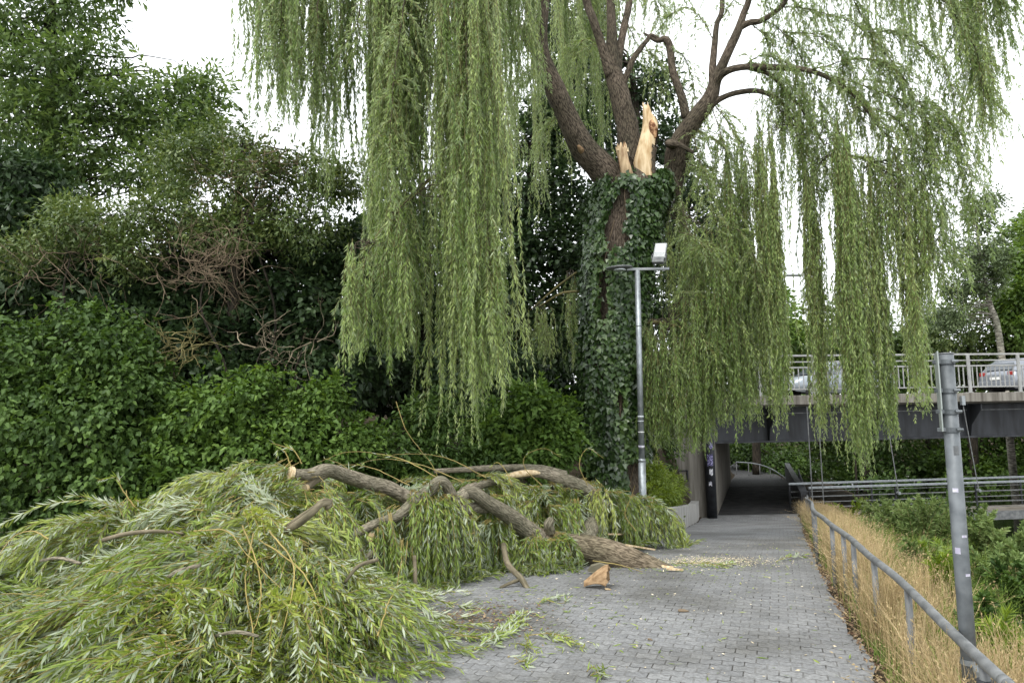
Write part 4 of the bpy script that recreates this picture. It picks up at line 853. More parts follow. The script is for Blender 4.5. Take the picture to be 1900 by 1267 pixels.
np_mesh('foliage', V, polys, M_ivy, ivy, tone=np.repeat(np.clip(.42 + ipx * .55 + rng.normal(0, .27, n), 0, 1), 6))
m = 26; iv = np.zeros((m, 30, 3)); irr = np.full((m, 30), .011)
for k in range(m):
    i0 = int(rng.uniform(2, 30)); seg = np.linspace(i0, rng.uniform(60, 108), 30); th0 = rng.uniform(-3, .1); tt = th0 + .5 * np.sin(seg * .07 + k)
    ss = S[seg.astype(int)]; iv[k] = ss[:, :3] + np.stack([np.cos(tt), np.sin(tt), tt * 0], -1) * (ss[:, 3:4] * 1.02 + .015)
V, q = tubes(iv, irr, 5); np_mesh('stem', V, [q], M_twig, ivy, smooth=True)

# ------------------------------------------------------------------ the fallen limb and its heap of shoots
fl = empty('fallen_limb', hit(1150, 1062), 'huge snapped willow limb lying across the paving in a heap of green shoots', 'fallen branch')
def fb_(name, L, seed, m=None, n=44, sides=16, amp=.07): return limb(name, pr_([(a, b, c, r * (.88 if name == 'branch' else 1)) for a, b, c, r in L]), m or M_barkf, fl, n, sides, amp, seed=seed + 30)
M_butt = bark_mat('furrowed_butt_bark', (.085, .066, .047), (.27, .22, .165), su=26, sv=6, bump=.8)
butt = fb_('butt', [(1262, 1059, 8.85, 3), (1235, 1056, 8.85, 11), (1195, 1047, 8.9, 20), (1140, 1029, 9.0, 25), (1085, 1017, 9.1, 24), (1030, 1009, 9.1, 21), (990, 997, 9.0, 20)], 1, M_butt, n=60, sides=22, amp=.05)
fb_('branch', [(1000, 1000, 9.0, 21), (975, 980, 8.9, 19), (940, 953, 8.7, 17), (905, 932, 8.5, 15), (880, 915, 8.4, 14), (857, 913, 8.3, 11)], 2)
fb_('branch', [(862, 916, 8.3, 13), (846, 926, 8.2, 12), (836, 915, 8.1, 12), (826, 897, 8.0, 11), (815, 893, 7.95, 11), (793, 912, 7.9, 12), (760, 940, 7.8, 13), (735, 958, 7.7, 11), (690, 975, 7.55, 10), (660, 990, 7.4, 9), (620, 1012, 7.2, 7)], 3, n=60)
logc = fb_('branch', [(760, 925, 8.6, 15), (720, 905, 8.4, 15), (680, 895, 8.2, 15), (640, 882, 7.9, 14.5), (606, 872, 7.6, 13.5), (575, 880, 7.4, 12), (545, 880, 7.25, 11)], 4)
fb_('branch', [(606, 876, 7.6, 11), (588, 888, 7.5, 9.5), (568, 904, 7.4, 8)], 5, M_barks, 20, 12)
fb_('branch', [(905, 940, 8.6, 13), (870, 944, 8.45, 12), (830, 957, 8.3, 11), (790, 968, 8.15, 11), (750, 978, 8.0, 10), (718, 988, 7.9, 10), (694, 996, 7.8, 9)], 6)
fb_('branch', [(730, 1010, 7.6, 8), (705, 1020, 7.45, 8), (680, 1034, 7.3, 8), (655, 1048, 7.2, 7)], 7, None, 20, 12)
fb_('branch', [(1105, 925, 10.2, 15), (1080, 905, 10.1, 15), (1040, 888, 10, 13), (998, 876, 9.9, 11), (955, 882, 9.7, 9), (905, 896, 9.4, 8), (868, 905, 9.1, 8)], 8)
fb_('branch', [(1050, 880, 10.2, 8), (1000, 868, 10.1, 7), (930, 868, 10, 7), (860, 871, 9.8, 6), (806, 874, 9.6, 5)], 9, M_barkf, 30, 10)
fb_('branch', [(1110, 930, 10.2, 15), (1100, 960, 9.9, 17), (1085, 1000, 9.4, 18), (1060, 1008, 9.2, 20)], 10)
fb_('branch', [(668, 1020, 6.9, 7), (667, 1060, 6.85, 8), (662, 1100, 6.8, 8), (658, 1130, 6.75, 6)], 11, M_barks, 16, 10)
fb_('branch', [(769, 1030, 7.3, 3.5), (770, 1070, 7.25, 4.5), (769, 1105, 7.2, 4), (766, 1122, 7.2, 2.5)], 12, M_barks, 16, 10)
fb_('branch', [(934, 1010, 8.2, 6), (942, 1045, 7.9, 6), (966, 1072, 7.7, 6), (978, 1090, 7.6, 5), (990, 1112, 7.5, 3.5)], 13, M_barks, 24, 10)
fb_('branch', [(966, 1074, 7.7, 4), (945, 1082, 7.65, 3.5), (928, 1090, 7.6, 3)], 14, M_barks, 14, 8)
fb_('branch', [(530, 985, 6.2, 6), (555, 970, 6.2, 8), (578, 952, 6.2, 7), (596, 936, 6.25, 6), (612, 935, 6.35, 6), (606, 943, 6.3, 5)], 15, M_barks, 30, 10)
fb_('branch', [(535, 975, 6.3, 5), (560, 957, 6.3, 5.5), (584, 941, 6.3, 5), (600, 928, 6.35, 4.5), (616, 930, 6.4, 4)], 16, M_barks, 24, 10)
fb_('branch', [(1020, 985, 9, 12), (1018, 972, 8.9, 10), (1025, 962, 8.9, 7)], 17, None, 12, 10)
fb_('branch', [(190, 1002, 6.0, 4), (235, 990, 6.0, 4.5), (290, 985, 6.1, 4), (340, 990, 6.2, 3)], 18, M_barks, 20, 8)
fb_('branch', [(188, 1090, 5.6, 5), (225, 1084, 5.6, 6), (260, 1086, 5.65, 4)], 19, M_barks, 16, 8)
def cutface(px, py, Y, r, n, parent, m=M_woodp):
    c = Vector(at(px, py, Y)); MB().cyl(c - Vector(n) * .02, c + Vector(n) * .012, r * Y / F, seg=18).build('cut_face', m, parent)
cutface(540, 877, 7.22, 12, Vector((-.7, -.6, .15)).normalized(), fl)
cutface(691, 997, 7.78, 9.5, Vector((-.45, -.85, .2)).normalized(), fl, M_wood)
cutface(567, 905, 7.38, 7, Vector((-.5, -.8, -.1)).normalized(), fl, M_wood)
# torn wood on the limb
for nm, L, mm in (('torn_wood', [(935, 884, 9.55, 3), (965, 879, 9.6, 6), (990, 877, 9.7, 5), (1002, 878, 9.75, 2)], M_woodp), ('torn_wood', [(1250, 1053, 8.8, 2.5), (1230, 1052, 8.8, 4), (1205, 1044, 8.85, 3)], M_woodp)):
    limb(nm, pr_(L), mm, fl, 16, 8, .15, seed=3)

# shape of the heap
BUMPS = [(*(at(px, py, Y)[[0, 1]]), at(px, py, Y)[2], sg) for px, py, Y, sg in
         ((520, 865, 7.3, .62), (480, 1010, 6.0, .5), (215, 925, 6.8, .42), (400, 975, 6.4, .75), (600, 1055, 6.7, .42), (800, 985, 8.5, .38), (985, 975, 9.4, .38), (1110, 915, 10.6, .5), (1180, 950, 10.9, .4), (40, 1045, 6.2, .6), (690, 955, 8.9, .45), (900, 915, 10.0, .5))]
BUMPS += [(-2.5, 5.2, .55, .62), (-1.7, 5.4, .42, .42), (-1.9, 4.5, .30, .5), (-3.4, 5.7, .36, .55), (-5.0, 6.6, .34, .6), (-1.15, 6.4, .24, .35)]
def heap(x, y):
    s = 0
    for bx, by_, h, sg in BUMPS:
        hh = h - base(by_); s = s + (hh * np.exp(-(((x - bx) ** 2 + (y - by_) ** 2) / (2 * sg * sg)))) ** 4
    return s ** .25
def shoots(name, seeds, n, Lr, flow, rng, per_m=84, leafL=.098, leafW=.0145, g=.9, lift=.0, m=22, kind='lance', flipmean=.45, tone0=.5, lo=.35, hi=1.05, rad=.004, parent=None, shmat=None, skip=.06, wild=.5, fq0=.25):
    """shoots thrown over the heap: each falls, slides on the layers below it and trails along the ground"""
    sx, sy, sg, sz = np.array([(*q, np.nan) if len(q) == 3 else q for q in seeds]).T
    nclump = max(n // 12, 1); ck = rng.integers(0, nclump, n); csd = rng.integers(0, len(sx), nclump)
    cx = sx[csd] + rng.normal(0, 1, nclump) * sg[csd]; cy = sy[csd] + rng.normal(0, 1, nclump) * sg[csd]
    x = cx[ck] + rng.normal(0, .06, n); y = cy[ck] + rng.normal(0, .06, n)
    ly = rng.uniform(lo, hi, nclump)[ck] + rng.normal(0, .06, n)
    Hh = heap(x, y); z = base(y) + Hh * np.clip(ly, .1, 1.25) + .03
    zs = sz[csd][ck] - .11 + rng.normal(0, .05, nclump)[ck]; z = np.where(np.isnan(zs), z, zs)
    Ls = rng.uniform(*Lr, n); st = Ls / (m - 1)
    e = .08; gx = (heap(x + e, y) - heap(x - e, y)) / (2 * e); gy = (heap(x, y + e) - heap(x, y - e)) / (2 * e)
    fdir = np.stack([flow[0] - .45 * gx, flow[1] - .45 * gy], -1)
    cj = rng.normal(0, wild, (nclump, 2))[ck] + rng.normal(0, .15, (n, 2)); fdir = norm(fdir + cj)
    d = norm(np.concatenate([fdir, (lift + rng.normal(0, .25, nclump)[ck] + rng.normal(0, .12, n))[:, None]], -1))
    P = np.zeros((n, m, 3)); P[:, 0] = np.stack([x, y, z], -1)
    curl = rng.normal(0, .10, n); fq = np.where(np.isnan(zs), .93, fq0)
    for i in range(1, m):
        d = d + np.stack([-d[:, 1] * curl, d[:, 0] * curl, -np.full(n, g)], -1) * st[:, None] * 1.6
        d = d + rng.normal(0, .035, (n, 3)); d = norm(d); q = P[:, i - 1] + d * st[:, None]
        fl_ = base(q[:, 1]) + np.clip(heap(q[:, 0], q[:, 1]) * np.clip(ly, .1, 1.2) * fq, .012 + .05 * rng.random(n), None)
        low = q[:, 2] < fl_; q[:, 2] = np.where(low, fl_, q[:, 2])
        d2 = norm(q - P[:, i - 1]); d = np.where(low[:, None], d2, d); P[:, i] = q
    tone = np.clip(rng.normal(tone0, .26, nclump)[ck] + rng.normal(0, .08, n), 0, 1)
    flip = np.where(rng.random(nclump) < flipmean, .88, .1)[ck]
    V, polys, t = strand_mesh(P, Ls, per_m, leafL, leafW, rng, tone, kind, .16, .52, flat=.35, skip=skip, flip=flip)
    o = np_mesh(name, V, polys, M_wilf, parent or fl, tone=t)
    V, q = tubes(P, np.broadcast_to(np.linspace(rad, rad * .35, m), (n, m)), 4); np_mesh('shoots', V, [q], shmat or M_shoot, o)
    return P
S_ = lambda px, py, Y, s: (*(at(px, py, Y)[[0, 1]]), s)
Z_ = lambda px, py, Y, s: (*(at(px, py, Y)[[0, 1]]), s, at(px, py, Y)[2])
R_ = np.random.default_rng
shoots('leafy_shoots', [S_(520, 870, 7.2, .35), (-2.1, 6.9, .35), (-2.5, 6.6, .4)], 380, (1.0, 2.1), (-.55, -.75), R_(201), flipmean=.62)
shoots('leafy_shoots', [Z_(480, 990, 5.9, .16), Z_(440, 1000, 5.8, .16), Z_(530, 1005, 5.9, .16)], 260, (1.0, 2.0), (-.3, -.8), R_(212), flipmean=.5, g=1.0, lift=.15, fq0=.8, wild=.6)
shoots('leafy_shoots', [S_(395, 980, 6.3, .45), (-2.3, 5.6, .5), (-2.9, 5.6, .4), (-2.1, 6.1, .3)], 520, (.9, 2.0), (-.6, -.75), R_(202), flipmean=.55)
shoots('leafy_shoots', [S_(215, 925, 6.8, .28), (-3.9, 6.4, .4), (-4.4, 6.1, .45), (-5.0, 6.3, .5), (-3.4, 6.5, .3)], 470, (.8, 1.6), (-.6, -.55), R_(203), flipmean=.42, tone0=.55)
shoots('leafy_shoots', [(-2.0, 4.9, .3), (-1.7, 5.2, .3), (-2.4, 4.8, .4), (-1.6, 5.7, .25)], 400, (.7, 1.3), (-.35, -.85), R_(204), flipmean=.38, tone0=.45)
shoots('leafy_shoots', [(-1.75, 6.1, .25), (-1.9, 5.9, .3), S_(610, 1060, 6.4, .2)], 240, (.6, 1.2), (-.15, -.9), R_(205), flipmean=.32, g=1.5, tone0=.42)
shoots('leafy_shoots', [Z_(815, 893, 7.95, .14), Z_(793, 912, 7.9, .14), Z_(760, 940, 7.8, .15), Z_(700, 975, 7.6, .15), Z_(640, 1005, 7.35, .15), Z_(840, 905, 8.1, .12)], 290, (.7, 1.5), (.05, -.35), R_(206), flipmean=.3, g=3.2, tone0=.42)
shoots('leafy_shoots', [Z_(860, 905, 8.75, .16), Z_(910, 930, 9.0, .14), Z_(950, 950, 9.2, .14), Z_(990, 900, 9.6, .25), Z_(1040, 900, 9.8, .22), Z_(880, 955, 8.35, .10), Z_(990, 930, 9.5, .15), Z_(1050, 930, 9.8, .18)], 470, (.7, 1.4), (.05, -.1), R_(207), flipmean=.28, g=3.2, tone0=.42)
shoots('leafy_shoots', [Z_(1040, 890, 10, .2), Z_(1090, 885, 10.3, .2), Z_(1125, 900, 10.6, .2), Z_(1165, 935, 10.7, .15)], 300, (.6, 1.15), (.12, .05), R_(208), flipmean=.3, g=3, tone0=.36)
shoots('leafy_shoots', [Z_(1185, 915, 11.3, .14), Z_(1205, 930, 11.2, .12), Z_(1165, 905, 11.2, .15)], 190, (.5, 1.0), (.15, -.25), R_(213), flipmean=.25, g=2.4, tone0=.34)
shoots('leafy_shoots', [Z_(640, 880, 8.6, .3), Z_(760, 890, 8.9, .3), Z_(880, 880, 9.6, .3)], 170, (.8, 1.6), (-.3, -.1), R_(209), g=1.6, lift=.4, tone0=.36)
shoots('leafy_shoots', [Z_(700, 910, 8.7, .25), Z_(800, 900, 9.0, .25), Z_(620, 900, 8.1, .2), Z_(870, 905, 9.3, .2), Z_(960, 890, 9.8, .2)], 420, (.5, 1.1), (-.2, -.25), R_(214), flipmean=.3, g=2.2, tone0=.4)
shoots('leafy_shoots', [S_(440, 900, 7.1, .2), (-2.9, 6.9, .2)], 110, (.6, 1.3), (-.3, -.8), R_(215), flipmean=.6, lo=.8, hi=1.25, tone0=.6)
shoots('leafy_shoots', [(-2.6, 4.6, .35), (-3.1, 5.4, .3), (-2.2, 4.3, .35)], 240, (.6, 1.1), (-.5, -.6), R_(210), flipmean=.6, lo=.6)
shoots('leafy_shoots', [(-1.2, 5.4, .2), (-1.1, 6.1, .2), (-.95, 6.8, .18), (-1.3, 4.9, .2)], 110, (.4, .7), (.3, -.8), R_(211), flipmean=.35, tone0=.45, lo=.3)
shoots('leafy_shoots', [(-2.2, 6.7, .5), (-2.5, 5.8, .5), (-3.4, 6.3, .5), (-2.0, 5.2, .4), (-2.9, 5.0, .4), (-4.3, 6.2, .4)], 260, (.4, 1.2), (0, -.1), R_(216), flipmean=.5, lo=.9, hi=1.2, lift=.25, wild=1.4, tone0=.55, g=1.2)
for k, L in enumerate(([(300, 1080, 5.2, 4), (330, 1060, 5.1, 4.5), (372, 1048, 5.1, 3.5)], [(560, 1120, 4.9, 3.5), (575, 1160, 4.8, 4), (572, 1205, 4.75, 3)], [(395, 1180, 4.6, 3), (440, 1172, 4.55, 4), (480, 1180, 4.55, 3)],
                       [(640, 1080, 5.9, 3), (665, 1050, 6.0, 4), (700, 1038, 6.2, 4)], [(150, 1045, 5.7, 3.5), (110, 1035, 5.8, 3.5), (75, 1040, 5.9, 2.5)], [(690, 1150, 5.7, 3), (720, 1140, 5.9, 3.5), (760, 1150, 6.1, 2.5)], [(455, 935, 6.9, 3.5), (420, 925, 6.9, 4), (380, 930, 6.9, 3)])):
    fb_('branch', L, 40 + k, M_barks if k % 2 else M_barkf, 16, 8)
shoots('leafy_shoots', [Z_(1010, 985, 8.85, .12), Z_(1030, 980, 8.9, .08)], 60, (.4, .9), (.0, -.2), R_(217), flipmean=.35, g=3, tone0=.45)
# loose wands springing up out of the heap
def wands(name, items, seed, leafy=.0, dy=0, parent=None, m_=None, rad=.007):
    rng = R_(seed)
    for it in items:
        P = spline(np.array([at(p[0], p[1], p[2] - dy) for p in it]), 24)[None]; P[:, 1:-1] += rng.normal(size=(1, 22, 3)) * .0018
        V, q = tubes(P, np.linspace(rad, rad * .3, 24)[None], 6); o = np_mesh('wand', V, [q], m_ or M_shoot, parent or fl, smooth=True)
        if leafy:
            Ls = np.linalg.norm(np.diff(P, axis=1), axis=2).sum(1)
            V, polys, t = strand_mesh(P, Ls, leafy, .085, .013, rng, np.full(1, .55), 'lance', .16, .6, flip=np.full(1, .35), skip=.3); np_mesh('leaves', V, polys, M_wilf, o, tone=t)
wands('wands', [[(820, 890, 8.4), (740, 850, 8.6), (650, 838, 8.8), (590, 858, 8.9)], [(860, 895, 8.6), (780, 862, 8.8), (700, 852, 9), (620, 880, 9)], [(760, 900, 8.6), (690, 868, 8.8), (640, 862, 8.8), (590, 868, 8.8)],
                [(900, 885, 9), (830, 850, 9.2), (770, 842, 9.3), (700, 846, 9.4)], [(1005, 900, 9.4), (975, 870, 9.4), (975, 845, 9.4), (1010, 832, 9.4), (1040, 848, 9.4)], [(950, 900, 9), (935, 868, 9), (920, 858, 9), (905, 878, 9)],
                [(1090, 900, 9.8), (1075, 862, 9.8), (1090, 832, 9.8), (1120, 850, 9.8)], [(690, 900, 8.2), (660, 880, 8.2), (630, 860, 8.3), (600, 850, 8.4)]], 301, leafy=10)
wands('wands', [[(480, 1000, 6.4), (560, 1060, 5.9), (600, 1150, 5.5), (610, 1240, 5.2)], [(470, 990, 6.3), (455, 1080, 5.8), (470, 1180, 5.3), (455, 1262, 5)], [(500, 985, 6.3), (545, 1050, 5.9), (530, 1150, 5.4), (500, 1240, 5.1)],
                [(360, 985, 6.4), (420, 985, 6.3), (460, 1030, 6.0), (520, 1090, 5.7)], [(450, 975, 6.4), (480, 1060, 5.9), (480, 1140, 5.5), (440, 1230, 5.1)], [(90, 1000, 6.3), (60, 985, 6.3), (20, 1000, 6.2), (-20, 1060, 6)],
                [(320, 1010, 6.2), (250, 1060, 5.9), (190, 1060, 5.8), (120, 1100, 5.6)], [(700, 1180, 5.6), (720, 1120, 5.9), (735, 1090, 6.1), (745, 1040, 6.4)]], 302, leafy=7, dy=.62)
wands('wands', [[(250, 940, 6.7), (225, 905, 6.7), (215, 885, 6.7), (180, 892, 6.6)], [(300, 955, 6.6), (285, 935, 6.6), (270, 950, 6.6), (278, 985, 6.5)], [(560, 860, 7.2), (545, 835, 7.2), (525, 828, 7.2), (505, 822, 7.2)],
                [(540, 865, 7.2), (530, 840, 7.2), (518, 832, 7.2), (512, 850, 7.2)], [(450, 900, 7.2), (430, 885, 7.2), (400, 890, 7.2), (370, 910, 7.1)]], 303, leafy=40)
wands('wands', [[(735, 745, 10), (755, 800, 9.6), (800, 860, 9.2), (815, 890, 8.9)], [(1180, 985, 10), (1160, 955, 10), (1172, 920, 10), (1178, 900, 10)], [(1100, 1040, 8.8), (1150, 1048, 8.6), (1190, 1060, 8.5), (1215, 1070, 8.4)]], 304, leafy=3)

# ------------------------------------------------------------------ loose broken pieces on the paving
cp = hit(1105, 1082)
chunk = empty('broken_wood_chunk', cp, 'short splintered orange-brown chunk of broken wood below the fallen trunk', 'broken wood')
rng = R_(61); n, sd = 18, 20; A0, B0 = hit(1084, 1090), hit(1124, 1091); ax = B0 - A0; L0 = np.linalg.norm(ax); ax /= L0; sdv = np.array([-ax[1], ax[0], 0]); V = []
jag = .035 * rng.random(sd)
for lay in (1.0, .86):
    for i in range(n):
        t = i / (n - 1); r = (.045 + .105 * t ** 1.4) * lay
        for j in range(sd):
            th = math.pi * (-.06 + 1.12 * j / (sd - 1)); w = 1 + .05 * math.sin(j * 1.3 + i * .12)
            p = A0 + ax * (L0 * t * 1.05 + (jag[j] if i == n - 1 else 0)) + sdv * math.cos(th) * r * 1.1 * w; p[2] = float(base(p[1])) + .02 + .05 * math.sin(t * 2.2) + max(math.sin(th), -.1) * r * 1.15 * w
            V.append(p)
i = np.arange(n * sd).reshape(n, sd); k = n * sd
q = lambda a_, b_, c_, d_: np.stack([a_, b_, c_, d_], -1).reshape(-1, 4)
np_mesh('split_wood', np.array(V), [np.concatenate([q(i[:-1, :-1], i[1:, :-1], i[1:, 1:], i[:-1, 1:]), q(i[:-1, :-1] + k, i[:-1, 1:] + k, i[1:, 1:] + k, i[1:, :-1] + k),
        q(i[-1, :-1], i[-1, :-1] + k, i[-1, 1:] + k, i[-1, 1:]), q(i[0, :-1], i[0, 1:], i[0, 1:] + k, i[0, :-1] + k), q(i[:-1, 0], i[:-1, 0] + k, i[1:, 0] + k, i[1:, 0]), q(i[:-1, -1], i[1:, -1], i[1:, -1] + k, i[:-1, -1] + k)])], M_wood2, chunk)
q = MB(); c = Vector(at(1110, 1055, 8.4)); q.poly([c + Vector(v) for v in ((-.12, 0, -.03), (.0, -.02, -.06), (.12, 0, -.03), (.11, 0, .03), (.02, 0, .055), (-.08, 0, .03))], .05, (0, 1, .2)); q.build('bark', M_barkf, chunk)
def sliver(px, py, px2, py2, h, w, m, label, name='wood_splinter', cat='wood splinter'):
    a, b = hit(px, py, h), hit(px2, py2, h * .6); d = b - a; L = np.linalg.norm(d); rng = R_(int(px))
    side = norm(np.array([-d[1], d[0], 0])); q = MB()
    k = [(0, -.05), (.12, -.42), (.38, -.5), (.6, -.3), (.72, -.34), (1, 0), (.7, .12), (.5, .4), (.3, .34), (.06, .3)] if cat != 'bark' else [(0, -.3), (.12, -.5), (.4, -.42), (.75, -.3), (1, -.02), (.8, .2), (.55, .5), (.2, .42), (.03, .2)]
    zb = max(.012, min(h, .035))
    q.poly([Vector(a + d * t + side * w * s) for t, s in k], zb * .6, (0, 0, 1)); o = q.build(name, m); tag(o, label, cat); return o
sliver(1160, 1012, 1216, 1021, .30, .06, M_woodp, 'long pale splinter of wood lying along the top of the fallen trunk')
sliver(1128, 992, 1172, 992, .32, .06, M_woodp, 'short pale splinter of wood tucked between the trunk and the leafy shoots')
sliver(1236, 1056, 1268, 1058, .03, .06, M_woodp, 'small pale splinter at the very tip of the fallen trunk')
sliver(1258, 1132, 1278, 1134, .015, .07, M_twig, 'dark oval scrap of bark alone on the open paving', 'bark_scrap', 'bark')
sliver(1122, 1092, 1134, 1094, .015, .05, M_wood, 'tiny orange splinter in front of the broken wood chunk')
sliver(1202, 1185, 1211, 1188, .012, .025, M_twig, 'small dark curled scrap on the open paving nearest the camera', 'bark_scrap', 'bark')
def sprig(pts, label, seed, n=5, leafy=46, rad=.004):
    rng = R_(seed); C = np.array([hit(*p, .02) for p in pts]); root = empty('willow_sprig', C[0], label, 'sprig', 'loose sprigs on the paving')
    Ps = []
    for k in range(n):
        c = C + rng.normal(size=(len(C), 3)) * np.array([.07, .07, 0]) * (k > 0); s = spline(c, 20); s[:, 2] = base(s[:, 1]) + .012 + .03 * np.abs(np.sin(np.linspace(0, 3, 20) + k)) + .012 * rng.random()
        if k: s = s[int(rng.integers(0, 8)):]; s = spline(s, 20)
        Ps.append(s)
    P = np.array(Ps); Ls = np.linalg.norm(np.diff(P, axis=1), axis=2).sum(1)
    V, polys, t = strand_mesh(P, Ls, leafy, .08, .0125, rng, np.clip(rng.normal(.5, .2, n), 0, 1), 'lance', .12, .65, flat=.5, flip=np.full(n, .4)); V[:, 2] = np.maximum(V[:, 2], base(V[:, 1]) + .006)
    np_mesh('leaves', V, polys, M_wilf, root, tone=t); V, q = tubes(P[:2], np.broadcast_to(np.linspace(rad, rad * .4, 20), (2, 20)), 5); np_mesh('stem', V, [q], M_shoot, root)
sprig([(800, 1165), (860, 1185), (920, 1180), (968, 1150)], 'long leafy willow sprig curving out from the front of the heap', 71, 6)
sprig([(880, 1205), (910, 1190), (945, 1165), (972, 1135)], 'yellow-stemmed sprig pointing away at the tip of the long curved sprig', 72, 4)
sprig([(975, 1180), (1010, 1182), (1050, 1188), (1085, 1205)], 'flat green sprig lying alone in the middle of the paving', 73, 5)
sprig([(955, 1195), (975, 1205), (1000, 1215)], 'small silvery sprig between the heap and the flat green sprig', 74, 3, 60)
sprig([(1095, 1252), (1110, 1254), (1122, 1256)], 'tiny tuft of green leaves at the bottom edge of the paving', 75, 3, 80)
sprig([(955, 1232), (970, 1233), (985, 1232)], 'tiny yellowish sprig lying left of the tuft at the bottom edge', 76, 3, 80)
sprig([(1000, 1118), (1020, 1115), (1045, 1108)], 'green sprig beside the foot of the bent pale stick at the heap edge', 77, 4)
sprig([(1255, 1045), (1300, 1048), (1340, 1052), (1370, 1045)], 'thin scattered sprig lying past the butt of the trunk', 78, 4, 34)
sprig([(1440, 1040), (1470, 1036), (1500, 1032)], 'faint green sprig crossing the path by the guard rail', 79, 3, 34)
sprig([(30, 1190), (60, 1170), (110, 1165)], 'sprig on the bare paving patch at the left edge', 80, 4, 50)
# litter: chips, torn leaves
def scatter(name, n, region, m, L, W, seed, label=None, kind='kite', z=.008):
    rng = R_(seed); px0, px1, py0, py1, cn, sg = region
    if cn is None:
        X = rng.uniform(px0, px1, n * 3); Y = rng.uniform(py0, py1, n * 3); ok = (X < edge(Y) - .02) & (X > left(Y)); X, Y = X[ok][:n], Y[ok][:n]
    else:
        X = cn[0] + rng.normal(0, sg[0], n); Y = cn[1] + rng.normal(0, sg[1], n)
    P = np.stack([X, Y, base(Y) + z + .006 * rng.random(len(X))], -1)
    D = rdir(len(X), rng); D[:, 2] *= .12; l = L * rng.uniform(.4, 1.4, len(X)); V, polys = leaves(P, D, np.array([0, 0, 1.]) + rng.normal(size=(len(X), 3)) * .25, l, l * W / L, kind, .05)
    return tag(np_mesh(name, V, polys, m, tone=np.repeat(rng.random(len(X)), nverts(kind))), label, 'litter', kind='stuff')
bc = hit(1310, 1042)
scatter('wood_chips', 500, (-1.5, 4.5, 4.2, 12, None, None), M_chip, .028, .012, 91, 'pale chips of wood scattered over the paving')
scatter('sawdust', 2300, (0, 0, 0, 0, bc[:2], (.42, .22)), M_chip, .018, .011, 92, 'pale patch of sawdust and chips beyond the fallen trunk')
scatter('torn_leaves', 900, (-5, 4, 4, 12, None, None), M_wilf, .075, .012, 93, 'single torn willow leaves scattered over the paving')
bc3 = hit(1285, 1050); scatter('torn_leaves', 420, (0, 0, 0, 0, bc3[:2], (.5, .4)), M_wilf, .075, .012, 96, 'torn willow leaves strewn around the tip of the fallen trunk')
bc4 = hit(860, 1140); scatter('torn_leaves', 520, (0, 0, 0, 0, bc4[:2], (.8, .55)), M_wilf, .08, .012, 97, 'torn willow leaves strewn in front of the heap')
bc2 = hit(885, 1150); scatter('brown_litter', 900, (0, 0, 0, 0, bc2[:2], (.32, .28)), M_litter, .03, .015, 94, 'brown crumbs of bark on the paving in front of the heap')
# verge litter along the right edge
rng = R_(95); n = 5000; Y = rng.uniform(3.2, 16, n) ; X = edge(Y) - .03 + np.abs(rng.normal(0, .19, n)); Z = ground(X, Y) + .005 + .03 * rng.random(n)
P = np.stack([X, Y, Z], -1); D = rdir(n, rng); D[:, 2] *= .4; l = .036 * rng.uniform(.4, 1.4, n); V, polys = leaves(P, D, np.array([0, 0, 1.]) + rng.normal(size=(n, 3)) * .5, l, l * .45, 'kite', .2)
tag(np_mesh('leaf_litter', V, polys, M_litter, tone=np.repeat(rng.random(n), 4)), 'reddish brown leaf litter along the right edge of the paving', 'litter', kind='stuff')

